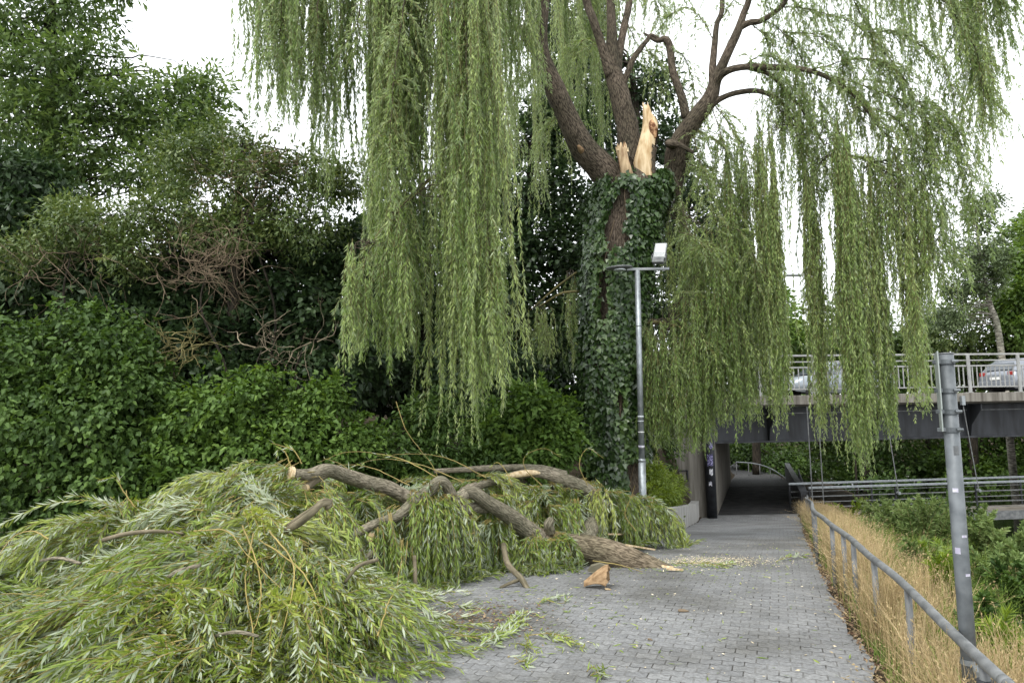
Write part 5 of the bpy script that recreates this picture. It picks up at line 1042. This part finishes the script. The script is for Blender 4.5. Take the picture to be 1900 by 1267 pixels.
# ------------------------------------------------------------------ dry grass and weeds on the river bank
def blades(name, n, d0, d1, y0, y1, H, m, seed, label, w=.006, lean=.3, clump=True, head=False, dens=None, kind='stuff'):
    rng = R_(seed); nc = n // 9
    y = y0 + (y1 - y0) * rng.random(nc) ** 1.35; d = rng.uniform(d0, d1, nc); 
    if dens: keep = vnoise(np.stack([y * 1.6, d * 1.6, y * 0], -1), seed) > -.30 + .25 * rng.normal(size=nc); y, d = y[keep], d[keep]; nc = len(y)
    if dens: keep = rng.random(nc) < dens(d, y); y, d = y[keep], d[keep]; nc = len(y)
    k = rng.integers(0, nc, n); yy = y[k] + rng.normal(0, .06, n); xx = edge(yy) + d[k] + rng.normal(0, .06, n)
    ok = xx > edge(yy) + .04; xx, yy, k = xx[ok], yy[ok], k[ok]; n = len(xx)
    h = H * rng.uniform(.45, 1.15, n) * rng.uniform(.75, 1.15, nc)[k]
    b = np.stack([xx, yy, ground(xx, yy) - .03], -1); an = rng.normal(.6, 1.3, nc)[k] + rng.normal(0, .9, n); ln = np.abs(rng.normal(0, lean, n)) + .04
    dr = np.stack([np.cos(an), np.sin(an), np.zeros(n)], -1); sd = np.stack([-np.sin(an + rng.normal(0, .8, n)), np.cos(an), np.zeros(n)], -1); sd = norm(sd)
    m_ = 5; u = np.linspace(0, 1, m_); P = b[:, None] + dr[:, None] * (ln * h)[:, None, None] * (u ** 2)[None, :, None] + np.array([0, 0, 1.]) * (h[:, None] * (u - .28 * ln[:, None] * u ** 2.5))[..., None]
    ww = w * rng.uniform(.6, 1.4, n)[:, None] * (1 - u * .85)[None]
    V = np.stack([P - sd[:, None] * ww[..., None], P + sd[:, None] * ww[..., None]], 2).reshape(-1, 3)
    i = np.arange(n * m_ * 2).reshape(n, m_, 2); polys = np.stack([i[:, :-1, 0], i[:, :-1, 1], i[:, 1:, 1], i[:, 1:, 0]], -1).reshape(-1, 4)
    t = np.repeat(np.clip(rng.normal(.5, .16, nc)[k] + rng.normal(0, .15, n), 0, 1), m_ * 2); parts = [(V, [polys], t)]
    if head:
        q = rng.choice(n, n // 3, replace=False); r = np.repeat(q, 9); s = rng.random(len(r)); tip = P[r, 3] * (1 - s)[:, None] + P[r, 4] * s[:, None]
        D = norm(P[r, 4] - P[r, 3]) + rng.normal(size=(len(r), 3)) * .35; l = .02 * rng.uniform(.6, 1.3, len(r)); V2, p2 = leaves(tip, D, rdir(len(r), rng), l, l * .3); parts.append((V2, p2, np.repeat(np.clip(rng.normal(.62, .15, len(r)), 0, 1), 4)))
    V, polys, t = merge(parts); return tag(np_mesh(name, V, polys, m, tone=t), label, 'grass', kind=kind)
wedge = lambda d, y: np.clip(1.15 - (d - np.interp(y, [3, 6, 9, 14, 20], [.75, .55, .38, .5, .8])) / .3, .015, 1)
blades('dry_grass', 50000, .16, 3.0, 2.2, 21, .6, M_dry, 401, 'tall straw-coloured dry grass along the guard rail', .003, .4, head=True, dens=wedge)
blades('green_grass', 22000, .3, 3.8, 2.0, 16, .55, M_grass, 402, 'fresh green grass growing among the dry grass on the bank', .0038, .4, head=True)
blades('green_grass', 7000, .14, .9, 2.4, 15, .5, M_grass, 405, 'thin green blades mixed through the dry grass by the rail', .0032, .35)
blades('green_grass', 3600, .06, .45, 3, 12, .2, M_grass, 404, 'low green tufts between the paving edge and the guard rail', .004, .5)
blades('green_grass', 2600, .0, .4, 9, 21, .32, M_grass, 403, 'short green grass at the far end of the guard rail', .006, .4)

def weed(px, py, Y, rpx, hpx, m, n, seed, label, L=.07, W=.03, name='weed_bush', group='green bushes on the river bank'):
    c = at(px, py, Y); zb = float(ground(c[0], c[1])); top = at(px, py - hpx, Y)[2]; hw = rpx * Y / F
    rng = R_(seed); root = empty(name, (c[0], c[1], zb - .03), label, 'bush', group); ns = max(int(n / 110), 8)
    bx = c[0] + rng.normal(0, .35, ns) * hw; by2 = c[1] + rng.normal(0, .35, ns) * hw; h = (top - zb) * rng.uniform(.55, 1.05, ns)
    tx = c[0] + rng.uniform(-1, 1, ns) * hw; ty = c[1] + rng.uniform(-1, 1, ns) * hw
    u = np.linspace(0, 1, 14); Pm = np.zeros((ns, 14, 3))
    Pm[..., 0] = bx[:, None] + (tx - bx)[:, None] * u ** 1.6; Pm[..., 1] = by2[:, None] + (ty - by2)[:, None] * u ** 1.6; Pm[..., 2] = zb + h[:, None] * (1.15 * u - .2 * u ** 3)
    Ls = h * 1.1; V, polys, t = strand_mesh(Pm, Ls, n / Ls.sum(), L, W, rng, np.clip(rng.normal(.5, .22, ns), 0, 1), 'ovate', .25, 1.1, flat=.3, skip=.22)
    np_mesh('foliage', V, polys, m, root, tone=t); V, q = tubes(Pm, np.broadcast_to(np.linspace(.007, .002, 14), (ns, 14)), 4); np_mesh('stem', V, [q], M_shootd, root)
weed(1590, 985, 14.5, 45, 65, M_yel, 2200, 501, 'loose yellowish weed bush farthest along the rail beside the dry grass', .06, .02)
weed(1660, 1010, 12, 52, 85, M_weed, 3600, 502, 'rounded green bush on the bank left of the sign pole under the footbridge')
weed(1725, 1035, 10.5, 50, 120, M_weed, 3800, 503, 'feathery tall green bush just left of the sign pole', .075, .02)
weed(1680, 1075, 9.2, 42, 55, M_shrub2, 2600, 504, 'low dark weed bush behind the dry grass left of the sign pole')
weed(1828, 1045, 10.5, 42, 110, M_weed, 3000, 505, 'upright green bush right of the sign pole in front of the river')
weed(1880, 1075, 8.6, 48, 120, M_weed, 3400, 506, 'bright green bush at the right edge of the frame by the river')
weed(1845, 1130, 7.2, 70, 110, M_weed, 4200, 507, 'wide green bush right of the sign pole behind the tall grass')
weed(1910, 1165, 6.4, 60, 120, M_shrub2, 3000, 508, 'dark green bush cut off by the right edge of the frame')
weed(1510, 985, 17.5, 14, 42, M_yel, 500, 509, 'small weed tuft at the far bend of the guard rail', .06, .015)
weed(1620, 1010, 12.5, 30, 40, M_shrub2, 1400, 510, 'small dark weed clump at the foot of the rounded green bush')
weed(1770, 985, 15, 60, 75, M_shrub2, 3200, 511, 'dark bush on the lower bank behind the sign pole')
weed(1660, 1070, 8.2, 36, 60, M_weed, 2000, 517, 'small leafy weed rising from the dry grass halfway along the rail', .06, .02)
weed(1715, 1075, 7.4, 36, 80, M_weed, 2300, 518, 'dense leafy weed at the dry grass edge just left of the sign pole', .065, .022)
weed(1612, 1000, 10.8, 30, 50, M_weed, 1500, 519, 'low leafy weed beside the rail near the rounded green bush', .06, .02)
weed(1840, 1190, 5.2, 50, 90, M_shrub2, 1800, 520, 'leafy weed low in the grass at the right of the sign pole foot', .06, .022)
weed(1870, 1200, 4.6, 40, 110, M_yel, 1000, 521, 'tall yellow-green stalks standing in the dry grass at the lower right corner', .10, .012)
weed(1760, 1130, 6.0, 30, 110, M_yel, 900, 522, 'slim yellow-green stalks standing just behind the sign pole foot', .09, .012)
weed(1640, 985, 13, 40, 60, M_weed, 2200, 513, 'soft green bush at the top of the bank directly under the footbridge rail', .06, .022)
weed(1700, 1000, 11.5, 34, 75, M_weed, 2000, 514, 'narrow upright green bush touching the footbridge wires left of the sign pole')
weed(1745, 1090, 7.4, 40, 95, M_yel, 1700, 515, 'yellow-green stalky weed close behind the sign pole', .08, .016)
weed(1815, 1090, 8.8, 40, 70, M_shrub2, 2000, 516, 'dense dark weed clump close to the right of the sign pole')
weed(1262, 968, 17.4, 12, 18, M_weed, 220, 512, 'tiny green weed at the foot of the retaining wall', .05, .02)

# ------------------------------------------------------------------ shrubs behind the heap
SH = 'shrubs behind the heap'
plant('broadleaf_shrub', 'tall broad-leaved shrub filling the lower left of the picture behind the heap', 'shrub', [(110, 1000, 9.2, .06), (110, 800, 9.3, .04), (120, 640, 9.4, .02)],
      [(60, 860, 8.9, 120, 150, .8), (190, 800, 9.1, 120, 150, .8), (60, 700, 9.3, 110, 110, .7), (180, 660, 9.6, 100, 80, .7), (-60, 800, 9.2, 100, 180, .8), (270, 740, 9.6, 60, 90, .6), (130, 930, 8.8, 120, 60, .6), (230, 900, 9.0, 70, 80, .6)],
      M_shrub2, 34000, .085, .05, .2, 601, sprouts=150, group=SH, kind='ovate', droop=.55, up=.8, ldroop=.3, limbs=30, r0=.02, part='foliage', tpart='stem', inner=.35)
plant('broadleaf_shrub', 'mid green leafy shrub in the middle behind the log end of the heap', 'shrub', [(480, 960, 9.6, .05), (480, 820, 9.6, .03), (470, 740, 9.7, .015)],
      [(390, 770, 9.5, 60, 60, .6), (470, 765, 9.5, 60, 75, .6), (560, 790, 9.6, 50, 40, .5), (600, 745, 9.8, 40, 40, .4), (450, 850, 9.3, 120, 60, .6), (330, 850, 9.2, 80, 70, .5), (580, 840, 9.6, 90, 60, .6), (370, 910, 9.1, 110, 45, .5), (670, 830, 9.9, 45, 45, .5), (290, 930, 9.0, 60, 50, .5)],
      M_shrub, 22000, .082, .047, .19, 602, sprouts=130, group=SH, kind='ovate', droop=.4, up=.9, ldroop=.25, limbs=26, r0=.016, part='foliage', tpart='stem', inner=.35)
plant('narrowleaf_shrub', 'darker shrub half hidden behind the longest hanging curtain of the willow', 'shrub', [(760, 940, 10.6, .05), (750, 820, 10.6, .03), (745, 760, 10.7, .015)],
      [(720, 840, 10.6, 60, 40, .6), (800, 790, 11.0, 50, 60, .6), (760, 860, 10.4, 110, 50, .5), (640, 880, 10, 90, 40, .5), (880, 860, 10.8, 60, 50, .5)], M_shrub2, 10000, .10, .04, .19, 603, sprouts=70, group=SH, kind='ovate', droop=.4, limbs=16, r0=.016, part='foliage', tpart='stem')
plant('broadleaf_shrub', 'fresh green rounded shrub between the long curtain and the ivy-covered trunk', 'shrub', [(980, 940, 11.6, .05), (985, 820, 11.6, .03), (990, 740, 11.7, .015)],
      [(930, 790, 11.5, 45, 45, .6), (985, 755, 11.5, 40, 50, .6), (1025, 770, 11.6, 32, 38, .5), (970, 840, 11.3, 90, 45, .5), (1030, 820, 11.4, 45, 60, .5), (905, 820, 11.4, 45, 50, .5)], M_shrub, 11000, .105, .055, .19, 604, sprouts=60, group=SH, kind='ovate', droop=.35, limbs=18, r0=.016, part='foliage', tpart='stem')
plant('planted_shrub', 'bright yellow-green feathery shrub above the low retaining wall', 'shrub', [(1215, 965, 17.5, .04), (1215, 930, 17.5, .03), (1215, 900, 17.5, .015)],
      [(1218, 905, 17.3, 28, 34, .5), (1246, 905, 18.6, 22, 32, .5), (1200, 925, 16.6, 26, 32, .5), (1240, 918, 18, 24, 20, .35), (1208, 868, 17.6, 24, 24, .4)], M_yel, 9000, .11, .022, .16, 605, sprouts=60, droop=.25, limbs=12, r0=.012, part='foliage', tpart='stem')
plant('planted_shrub', 'dark shrub against the concrete bridge wall behind the hanging willow leaves', 'shrub', [(1200, 900, 20, .05), (1200, 850, 20, .03), (1200, 800, 20, .02)],
      [(1180, 850, 19.8, 50, 60, .8), (1120, 850, 19.6, 60, 60, .8), (1230, 830, 20.6, 30, 45, .5)], M_shrub2, 6000, .12, .06, .22, 606, droop=.3, limbs=10, r0=.015, part='foliage', tpart='stem')

# dry climber tangle hanging over the middle of the thicket
def tangle(name, label, center, r, n, m_, seed, rad, cat='bush', Lr=(.4, 1.1), group=None, pend=.15, fork=2):
    rng = R_(seed); c = at(*center); R3 = np.array([r[0] * center[2] / F, r[2], r[1] * center[2] / F]); root = empty(name, (c[0], c[1], float(ground(c[0], c[1]))), label, cat, group)
    s = c + rdir(n, rng) * R3 * rng.random((n, 1)) ** .5; d = rdir(n, rng); d[:, 2] += pend; d = norm(d); m = 14; L = rng.uniform(*Lr, n); P = np.zeros((n, m, 3)); P[:, 0] = s
    for i in range(1, m):
        d = norm(d + rng.normal(size=(n, 3)) * .22); P[:, i] = P[:, i - 1] + d * (L / (m - 1))[:, None]
    rr = rad * rng.uniform(.5, 1.4, n)[:, None] * np.linspace(1, .25, m)[None]; parts = [tubes(P, rr, 4)]
    for f in range(fork):
        a = rng.integers(4, 11, n); s2 = P[np.arange(n), a]; d2 = norm(rdir(n, rng) * .8 + norm(P[np.arange(n), a] - P[np.arange(n), a - 1])); P2 = np.zeros((n, 9, 3)); P2[:, 0] = s2
        for i in range(1, 9): d2 = norm(d2 + rng.normal(size=(n, 3)) * .2); P2[:, i] = P2[:, i - 1] + d2 * (L * .4 / 8)[:, None]
        parts.append(tubes(P2, np.broadcast_to(rr[:, a.min()][:, None] * np.linspace(.7, .2, 9)[None], (n, 9)), 3))
    V, q, _ = merge([(v, [p], 0) for v, p in parts]); np_mesh('twigs', V, q, m_, root)
    up = np.array([[*(c + [0, 0, 0]), .05]]); g0 = float(ground(c[0], c[1])); hh = c[2] - g0; limb('stem', [np.array([c[0] + .35, c[1] + .5, g0 - .1, .028]), np.array([c[0] - .1, c[1] + .45, g0 + .3 * hh, .024]), np.array([c[0] + .22, c[1] + .3, g0 + .6 * hh, .02]), np.array([c[0] - .12, c[1] + .1, g0 + .85 * hh, .016]), np.array([*c, .01])], M_barkd, root, 24, 7)
    return root
tangle('dry_climber', 'brown tangle of dead twigs hanging in the middle of the thicket', (385, 500, 10.6), (105, 60, .4), 110, M_twig, 611, .006)
tangle('dry_climber', 'straggly olive-brown vine tangle high up beside the sky gap', (480, 330, 11.2), (130, 60, .6), 60, M_twig, 612, .006)
tangle('dry_climber', 'thin brown twigs at the left edge above the broad-leaved shrub', (130, 480, 11), (120, 50, .6), 45, M_twig, 613, .006)
tangle('dead_branches', 'bare bleached branches sticking out of the dark hollow beside the willow curtain', (560, 650, 10.4), (60, 40, .35), 16, M_twigp, 614, .008, Lr=(.5, 1.2), pend=-.15)
tangle('dead_branches', 'bare mossy twigs drooping in front of the dark hollow', (335, 650, 10.2), (35, 40, .3), 36, M_shootd, 615, .008, Lr=(.4, .8), pend=-.35)
tangle('dead_branches', 'forked pale dead branch above the middle shrub', (485, 650, 10.2), (25, 55, .25), 8, M_twigp, 616, .010, Lr=(.5, 1.0), pend=-.3)

TG = 'trees of the thicket'
plant('climber_tree', 'olive tree overgrown with climbers in the middle of the thicket', 'tree', [(430, 950, 11.8, .14), (430, 650, 11.8, .11), (440, 420, 11.8, .07), (450, 280, 11.8, .03)],
      [(340, 300, 11.8, 80, 60, .8), (420, 270, 12, 60, 50, .7), (480, 330, 11.6, 80, 60, .8), (570, 330, 11.8, 80, 50, .7), (300, 400, 11.4, 90, 50, .7), (420, 430, 11.4, 110, 60, .7), (180, 420, 11.3, 80, 50, .7), (130, 400, 11.6, 60, 40, .6), (560, 420, 11.6, 90, 60, .8), (640, 340, 12.2, 50, 40, .6), (60, 470, 11.4, 70, 40, .6), (250, 470, 11.2, 60, 50, .6)],
      M_olive, 30000, .085, .036, .22, 621, sprouts=260, group=TG, limbs=60, r0=.02, inner=.2)
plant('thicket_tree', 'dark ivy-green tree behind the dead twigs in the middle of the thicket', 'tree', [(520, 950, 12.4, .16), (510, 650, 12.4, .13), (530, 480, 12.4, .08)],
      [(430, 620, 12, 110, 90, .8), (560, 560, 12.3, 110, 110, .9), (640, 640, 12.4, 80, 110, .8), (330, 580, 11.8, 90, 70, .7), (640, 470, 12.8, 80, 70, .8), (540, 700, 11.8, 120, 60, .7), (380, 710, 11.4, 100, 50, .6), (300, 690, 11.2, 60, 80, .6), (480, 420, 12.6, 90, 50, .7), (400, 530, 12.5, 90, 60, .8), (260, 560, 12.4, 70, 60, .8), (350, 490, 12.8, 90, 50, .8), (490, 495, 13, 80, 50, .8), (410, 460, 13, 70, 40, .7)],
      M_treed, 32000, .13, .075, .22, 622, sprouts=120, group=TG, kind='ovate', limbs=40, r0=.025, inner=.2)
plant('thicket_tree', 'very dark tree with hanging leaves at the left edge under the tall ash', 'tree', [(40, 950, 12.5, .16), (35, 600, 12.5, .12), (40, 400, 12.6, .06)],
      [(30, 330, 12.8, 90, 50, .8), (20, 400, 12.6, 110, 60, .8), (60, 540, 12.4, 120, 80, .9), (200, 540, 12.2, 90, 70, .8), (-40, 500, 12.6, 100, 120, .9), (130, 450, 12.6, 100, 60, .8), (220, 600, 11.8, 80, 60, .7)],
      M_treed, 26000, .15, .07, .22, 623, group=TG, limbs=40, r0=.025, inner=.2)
plant('ash_tree', 'tall ash tree rising into the sky at the top left corner', 'tree', [(120, 950, 15.5, .26), (100, 650, 15.5, .22), (90, 350, 15.5, .17), (95, 150, 15.5, .11), (100, -60, 15.5, .06)],
      [(40, 40, 15.5, 110, 50, 1.3), (150, 20, 15.3, 70, 40, 1.0), (60, 130, 15, 100, 50, 1.2), (170, 110, 15.2, 60, 40, 1), (60, 230, 15, 110, 50, 1.2), (170, 200, 15.2, 80, 50, 1.2), (260, 190, 15.4, 70, 50, 1.1), (350, 190, 15.8, 70, 45, 1), (390, 160, 16, 36, 36, .6), (300, 250, 15.4, 90, 50, 1.1), (390, 240, 15.8, 45, 45, .9), (150, 290, 15, 110, 50, 1.1), (-60, 150, 15.5, 100, 200, 1.3), (290, 320, 15, 90, 40, 1), (60, 330, 15, 110, 50, 1.1), (60, -90, 15.5, 130, 60, 1.3), (200, -40, 15.5, 60, 40, .8)],
      M_tree, 30000, .17, .062, .27, 624, sprouts=220, group=TG, limbs=130, r0=.03, inner=.25)
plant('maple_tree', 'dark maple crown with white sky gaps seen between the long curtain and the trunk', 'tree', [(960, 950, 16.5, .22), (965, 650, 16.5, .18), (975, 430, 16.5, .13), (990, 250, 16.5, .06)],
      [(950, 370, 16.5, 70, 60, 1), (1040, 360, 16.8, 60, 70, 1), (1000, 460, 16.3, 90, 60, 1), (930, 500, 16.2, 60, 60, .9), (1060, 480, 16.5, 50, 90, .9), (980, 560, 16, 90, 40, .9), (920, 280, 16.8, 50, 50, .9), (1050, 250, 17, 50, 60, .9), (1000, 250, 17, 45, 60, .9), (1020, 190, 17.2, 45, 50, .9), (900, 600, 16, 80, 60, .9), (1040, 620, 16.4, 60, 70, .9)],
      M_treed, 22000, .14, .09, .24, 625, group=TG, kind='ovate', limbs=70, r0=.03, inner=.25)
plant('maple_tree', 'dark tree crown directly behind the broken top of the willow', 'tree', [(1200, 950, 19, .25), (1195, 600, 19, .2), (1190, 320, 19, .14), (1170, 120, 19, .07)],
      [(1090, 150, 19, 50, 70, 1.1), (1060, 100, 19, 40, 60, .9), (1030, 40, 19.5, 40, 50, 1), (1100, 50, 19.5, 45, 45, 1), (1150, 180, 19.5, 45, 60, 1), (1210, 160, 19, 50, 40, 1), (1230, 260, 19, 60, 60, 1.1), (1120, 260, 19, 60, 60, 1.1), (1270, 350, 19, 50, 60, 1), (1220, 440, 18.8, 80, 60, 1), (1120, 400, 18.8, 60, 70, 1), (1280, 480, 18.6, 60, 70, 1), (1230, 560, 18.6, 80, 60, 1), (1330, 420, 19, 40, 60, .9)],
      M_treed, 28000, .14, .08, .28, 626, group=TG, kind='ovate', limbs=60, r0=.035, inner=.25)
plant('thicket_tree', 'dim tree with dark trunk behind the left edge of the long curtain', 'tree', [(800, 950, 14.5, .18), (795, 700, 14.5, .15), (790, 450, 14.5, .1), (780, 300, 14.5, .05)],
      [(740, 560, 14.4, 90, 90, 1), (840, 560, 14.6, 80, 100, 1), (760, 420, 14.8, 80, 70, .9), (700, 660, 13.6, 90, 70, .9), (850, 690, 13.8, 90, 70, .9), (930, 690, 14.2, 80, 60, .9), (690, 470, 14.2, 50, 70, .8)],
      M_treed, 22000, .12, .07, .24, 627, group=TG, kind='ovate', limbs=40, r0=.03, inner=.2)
plant('thicket_tree', 'grey-green tree far behind the maple in the gap left of the trunk', 'tree', [(960, 900, 26, .2), (965, 700, 26, .17), (970, 560, 26, .08)],
      [(940, 620, 26, 60, 50, 1.5), (1000, 640, 26, 60, 50, 1.5), (880, 640, 26, 60, 60, 1.5), (780, 620, 27, 90, 70, 1.6), (1060, 650, 26, 60, 60, 1.4), (660, 600, 27, 90, 90, 1.6), (540, 600, 27, 90, 110, 1.6), (400, 600, 26, 110, 120, 1.6), (250, 600, 26, 110, 130, 1.6), (90, 600, 26, 120, 140, 1.6)], M_treel, 22000, .2, .12, .5, 628, group=TG, limbs=20, r0=.05, inner=.2)

for k, (lab, bl) in enumerate((('dark low bushes deep behind the middle shrub', [(300, 700, 17, 120, 70, 1), (430, 720, 17, 110, 60, 1), (560, 720, 17, 110, 70, 1), (660, 700, 17, 90, 70, 1), (330, 640, 18, 120, 60, 1), (560, 650, 18, 120, 60, 1)]),
                               ('dark low bushes deep behind the long hanging curtain', [(740, 720, 17.5, 110, 70, 1), (850, 730, 17.5, 110, 70, 1), (950, 720, 18, 90, 70, 1), (1040, 720, 18.5, 70, 70, 1), (1120, 740, 19, 70, 90, 1), (850, 640, 18, 90, 50, 1)]),
                               ('dark low bushes deep behind the broad-leaved shrub', [(-40, 700, 17, 120, 90, 1), (80, 680, 17, 120, 80, 1), (200, 690, 17, 110, 80, 1), (120, 600, 17.5, 160, 60, 1)]))):
    plant('thicket_bush', lab, 'bush', [(bl[0][0] + 60, 900, bl[0][2], .08), (bl[0][0] + 60, 780, bl[0][2], .06), (bl[0][0] + 60, 700, bl[0][2], .03)], bl, M_treed, 14000, .20, .12, .32, 660 + k, group=TG, kind='ovate', limbs=14, r0=.03, part='foliage', tpart='stem')

# trees on and beyond the road bridge
FG = 'trees beyond the bridge'
plant('roadside_tree', 'bright green tree behind the bridge railing left of the middle curtains', 'tree', [(1400, 800, 36, .22), (1400, 640, 36, .18), (1395, 560, 36, .1)],
      [(1340, 600, 36, 60, 60, 2), (1420, 600, 36, 60, 60, 2), (1390, 540, 37, 60, 45, 1.8), (1470, 640, 36, 50, 40, 1.6), (1290, 620, 36, 60, 70, 2)], M_treel, 15000, .26, .16, .55, 631, group=FG, kind='ovate', limbs=20, r0=.06, inner=.3)
plant('roadside_tree', 'low mid green tree behind the railing between the middle curtains', 'tree', [(1600, 800, 40, .22), (1600, 690, 40, .18), (1600, 620, 40, .1)],
      [(1540, 650, 40, 60, 45, 2), (1620, 640, 40, 60, 50, 2), (1580, 600, 41, 50, 36, 1.6), (1690, 650, 40, 50, 40, 1.8)], M_tree, 13000, .26, .15, .55, 632, group=FG, kind='ovate', limbs=20, r0=.06, inner=.3)
plant('birch_tree', 'slender leaning birch with pale trunk and airy crown right of the willow', 'tree', [(1872, 780, 34, .17), (1856, 640, 34, .15), (1836, 560, 34, .11), (1818, 470, 34, .08), (1810, 380, 34, .04)],
      [(1815, 400, 34, 22, 36, .9), (1800, 470, 34, 44, 36, 1.2), (1830, 520, 34, 36, 40, 1.2), (1780, 530, 34, 40, 30, 1), (1760, 590, 34, 30, 30, 1), (1850, 470, 34, 20, 36, .8), (1842, 370, 34, 14, 24, .5)], M_birchl, 10500, .17, .10, .42, 633, barkm=M_birch, group=FG, limbs=60, r0=.035, inner=.2)
plant('roadside_tree', 'dense bright green tree at the right edge above the bridge', 'tree', [(1925, 800, 36, .25), (1920, 650, 36, .2), (1915, 500, 36, .1)],
      [(1900, 560, 36, 50, 50, 2), (1910, 490, 36, 40, 45, 1.8), (1940, 440, 36, 50, 50, 2), (1890, 620, 36, 40, 36, 1.6), (1960, 560, 36, 60, 80, 2)], M_treel, 15000, .24, .15, .5, 634, group=FG, kind='ovate', limbs=24, r0=.06, inner=.3)
plant('roadside_tree', 'dark blue-green tree top peeking over the dense tree at the right edge', 'tree', [(1900, 800, 44, .25), (1900, 600, 44, .2), (1895, 430, 44, .1)],
      [(1895, 440, 44, 30, 40, 2), (1880, 490, 44, 24, 24, 1.4), (1930, 420, 44, 30, 40, 1.6)], M_tree, 5000, .26, .14, .5, 635, group=FG, kind='ovate', limbs=20, r0=.05, inner=.3)
plant('roadside_tree', 'olive green tree clump behind the parked railing below the birch', 'tree', [(1800, 800, 38, .22), (1800, 680, 38, .18), (1800, 630, 38, .1)],
      [(1760, 615, 38, 46, 50, 2), (1830, 600, 38, 50, 60, 2), (1880, 560, 39, 40, 50, 2), (1800, 670, 38, 90, 26, 2), (1870, 660, 37, 50, 36, 1.6)], M_olive, 12000, .22, .11, .5, 636, group=FG, limbs=16, r0=.05, inner=.3)
plant('thin_tree', 'hazy distant tree low between the curtains and the sign pole', 'tree', [(1725, 800, 46, .2), (1725, 680, 46, .15), (1725, 610, 46, .08)],
      [(1720, 630, 46, 26, 30, 1.6), (1735, 590, 46, 18, 26, 1.2), (1700, 660, 46, 40, 24, 1.6)], M_birchl, 3600, .26, .13, .55, 637, group=FG, limbs=16, r0=.05, inner=.3)
for k, (lab, bl) in enumerate((('row of low bushes behind the bridge railing left of the light mast', [(x, 695, 37, 50, 40, 1.2) for x in (1230, 1300, 1370, 1440)]), ('row of low bushes behind the bridge railing near the pale car', [(x, 692, 38, 50, 40, 1.2) for x in (1510, 1580, 1650)]),
                               ('row of low bushes behind the bridge railing near the grey car', [(x, 690, 39, 50, 42, 1.2) for x in (1720, 1790, 1860, 1930)]))):
    plant('roadside_bush', lab, 'bush', [(bl[1][0], 760, bl[1][2], .06), (bl[1][0], 720, bl[1][2], .05), (bl[1][0], 690, bl[1][2], .03)], bl, (M_tree, M_shrub2, M_olive)[k], 7000, .22, .13, .45, 670 + k, group=FG, kind='ovate', limbs=8, r0=.03, part='foliage', tpart='stem')
# far bank under the bridge
UG = 'trees on the far bank'
for k, (px, Y, lab, mm) in enumerate(((1420, 46, 'dark bank tree straight through the underpass mouth', M_tree), (1520, 44, 'dark bank tree beyond the footbridge left end', M_tree), (1620, 42, 'bank tree seen under the bridge behind the widest curtain tip', M_shrub2),
                                      (1720, 44, 'bank tree seen under the bridge left of the sign pole', M_tree), (1820, 40, 'lighter bank tree seen under the bridge right of the sign pole', M_shrub), (1910, 40, 'bank tree seen under the bridge at the right edge', M_shrub2), (1320, 48, 'bank tree hidden in the dark at the left of the underpass', M_tree))):
    plant('bank_tree', lab, 'tree', [(px, 930, Y, .2), (px + 4, 860, Y, .16), (px - 4, 760, Y, .1)],
          [(px - 30, 860, Y, 50, 40, 2.5), (px + 30, 850, Y + 1, 50, 50, 2.5), (px, 790, Y + 1, 70, 50, 2.5), (px, 895, Y - 2, 70, 24, 2.5), (px + 10, 740, Y + 2, 60, 40, 2.5)], mm, 8000, .26, .15, .55, 640 + k, group=UG, kind='ovate', limbs=14, r0=.06, inner=.3)
# bushes along the far path bend
plant('broadleaf_shrub', 'dim bushes beside the thin railing beyond the underpass', 'shrub', [(1440, 905, 37.5, .08), (1440, 880, 37.5, .05), (1440, 850, 37.5, .03)],
      [(1400, 848, 39, 40, 20, 1.2), (1450, 862, 37, 40, 26, 1), (1490, 880, 35, 30, 26, 1), (1380, 838, 40, 40, 20, 1.2)], M_shrub2, 5000, .2, .11, .4, 650, kind='ovate', limbs=8, r0=.03, part='foliage', tpart='stem')
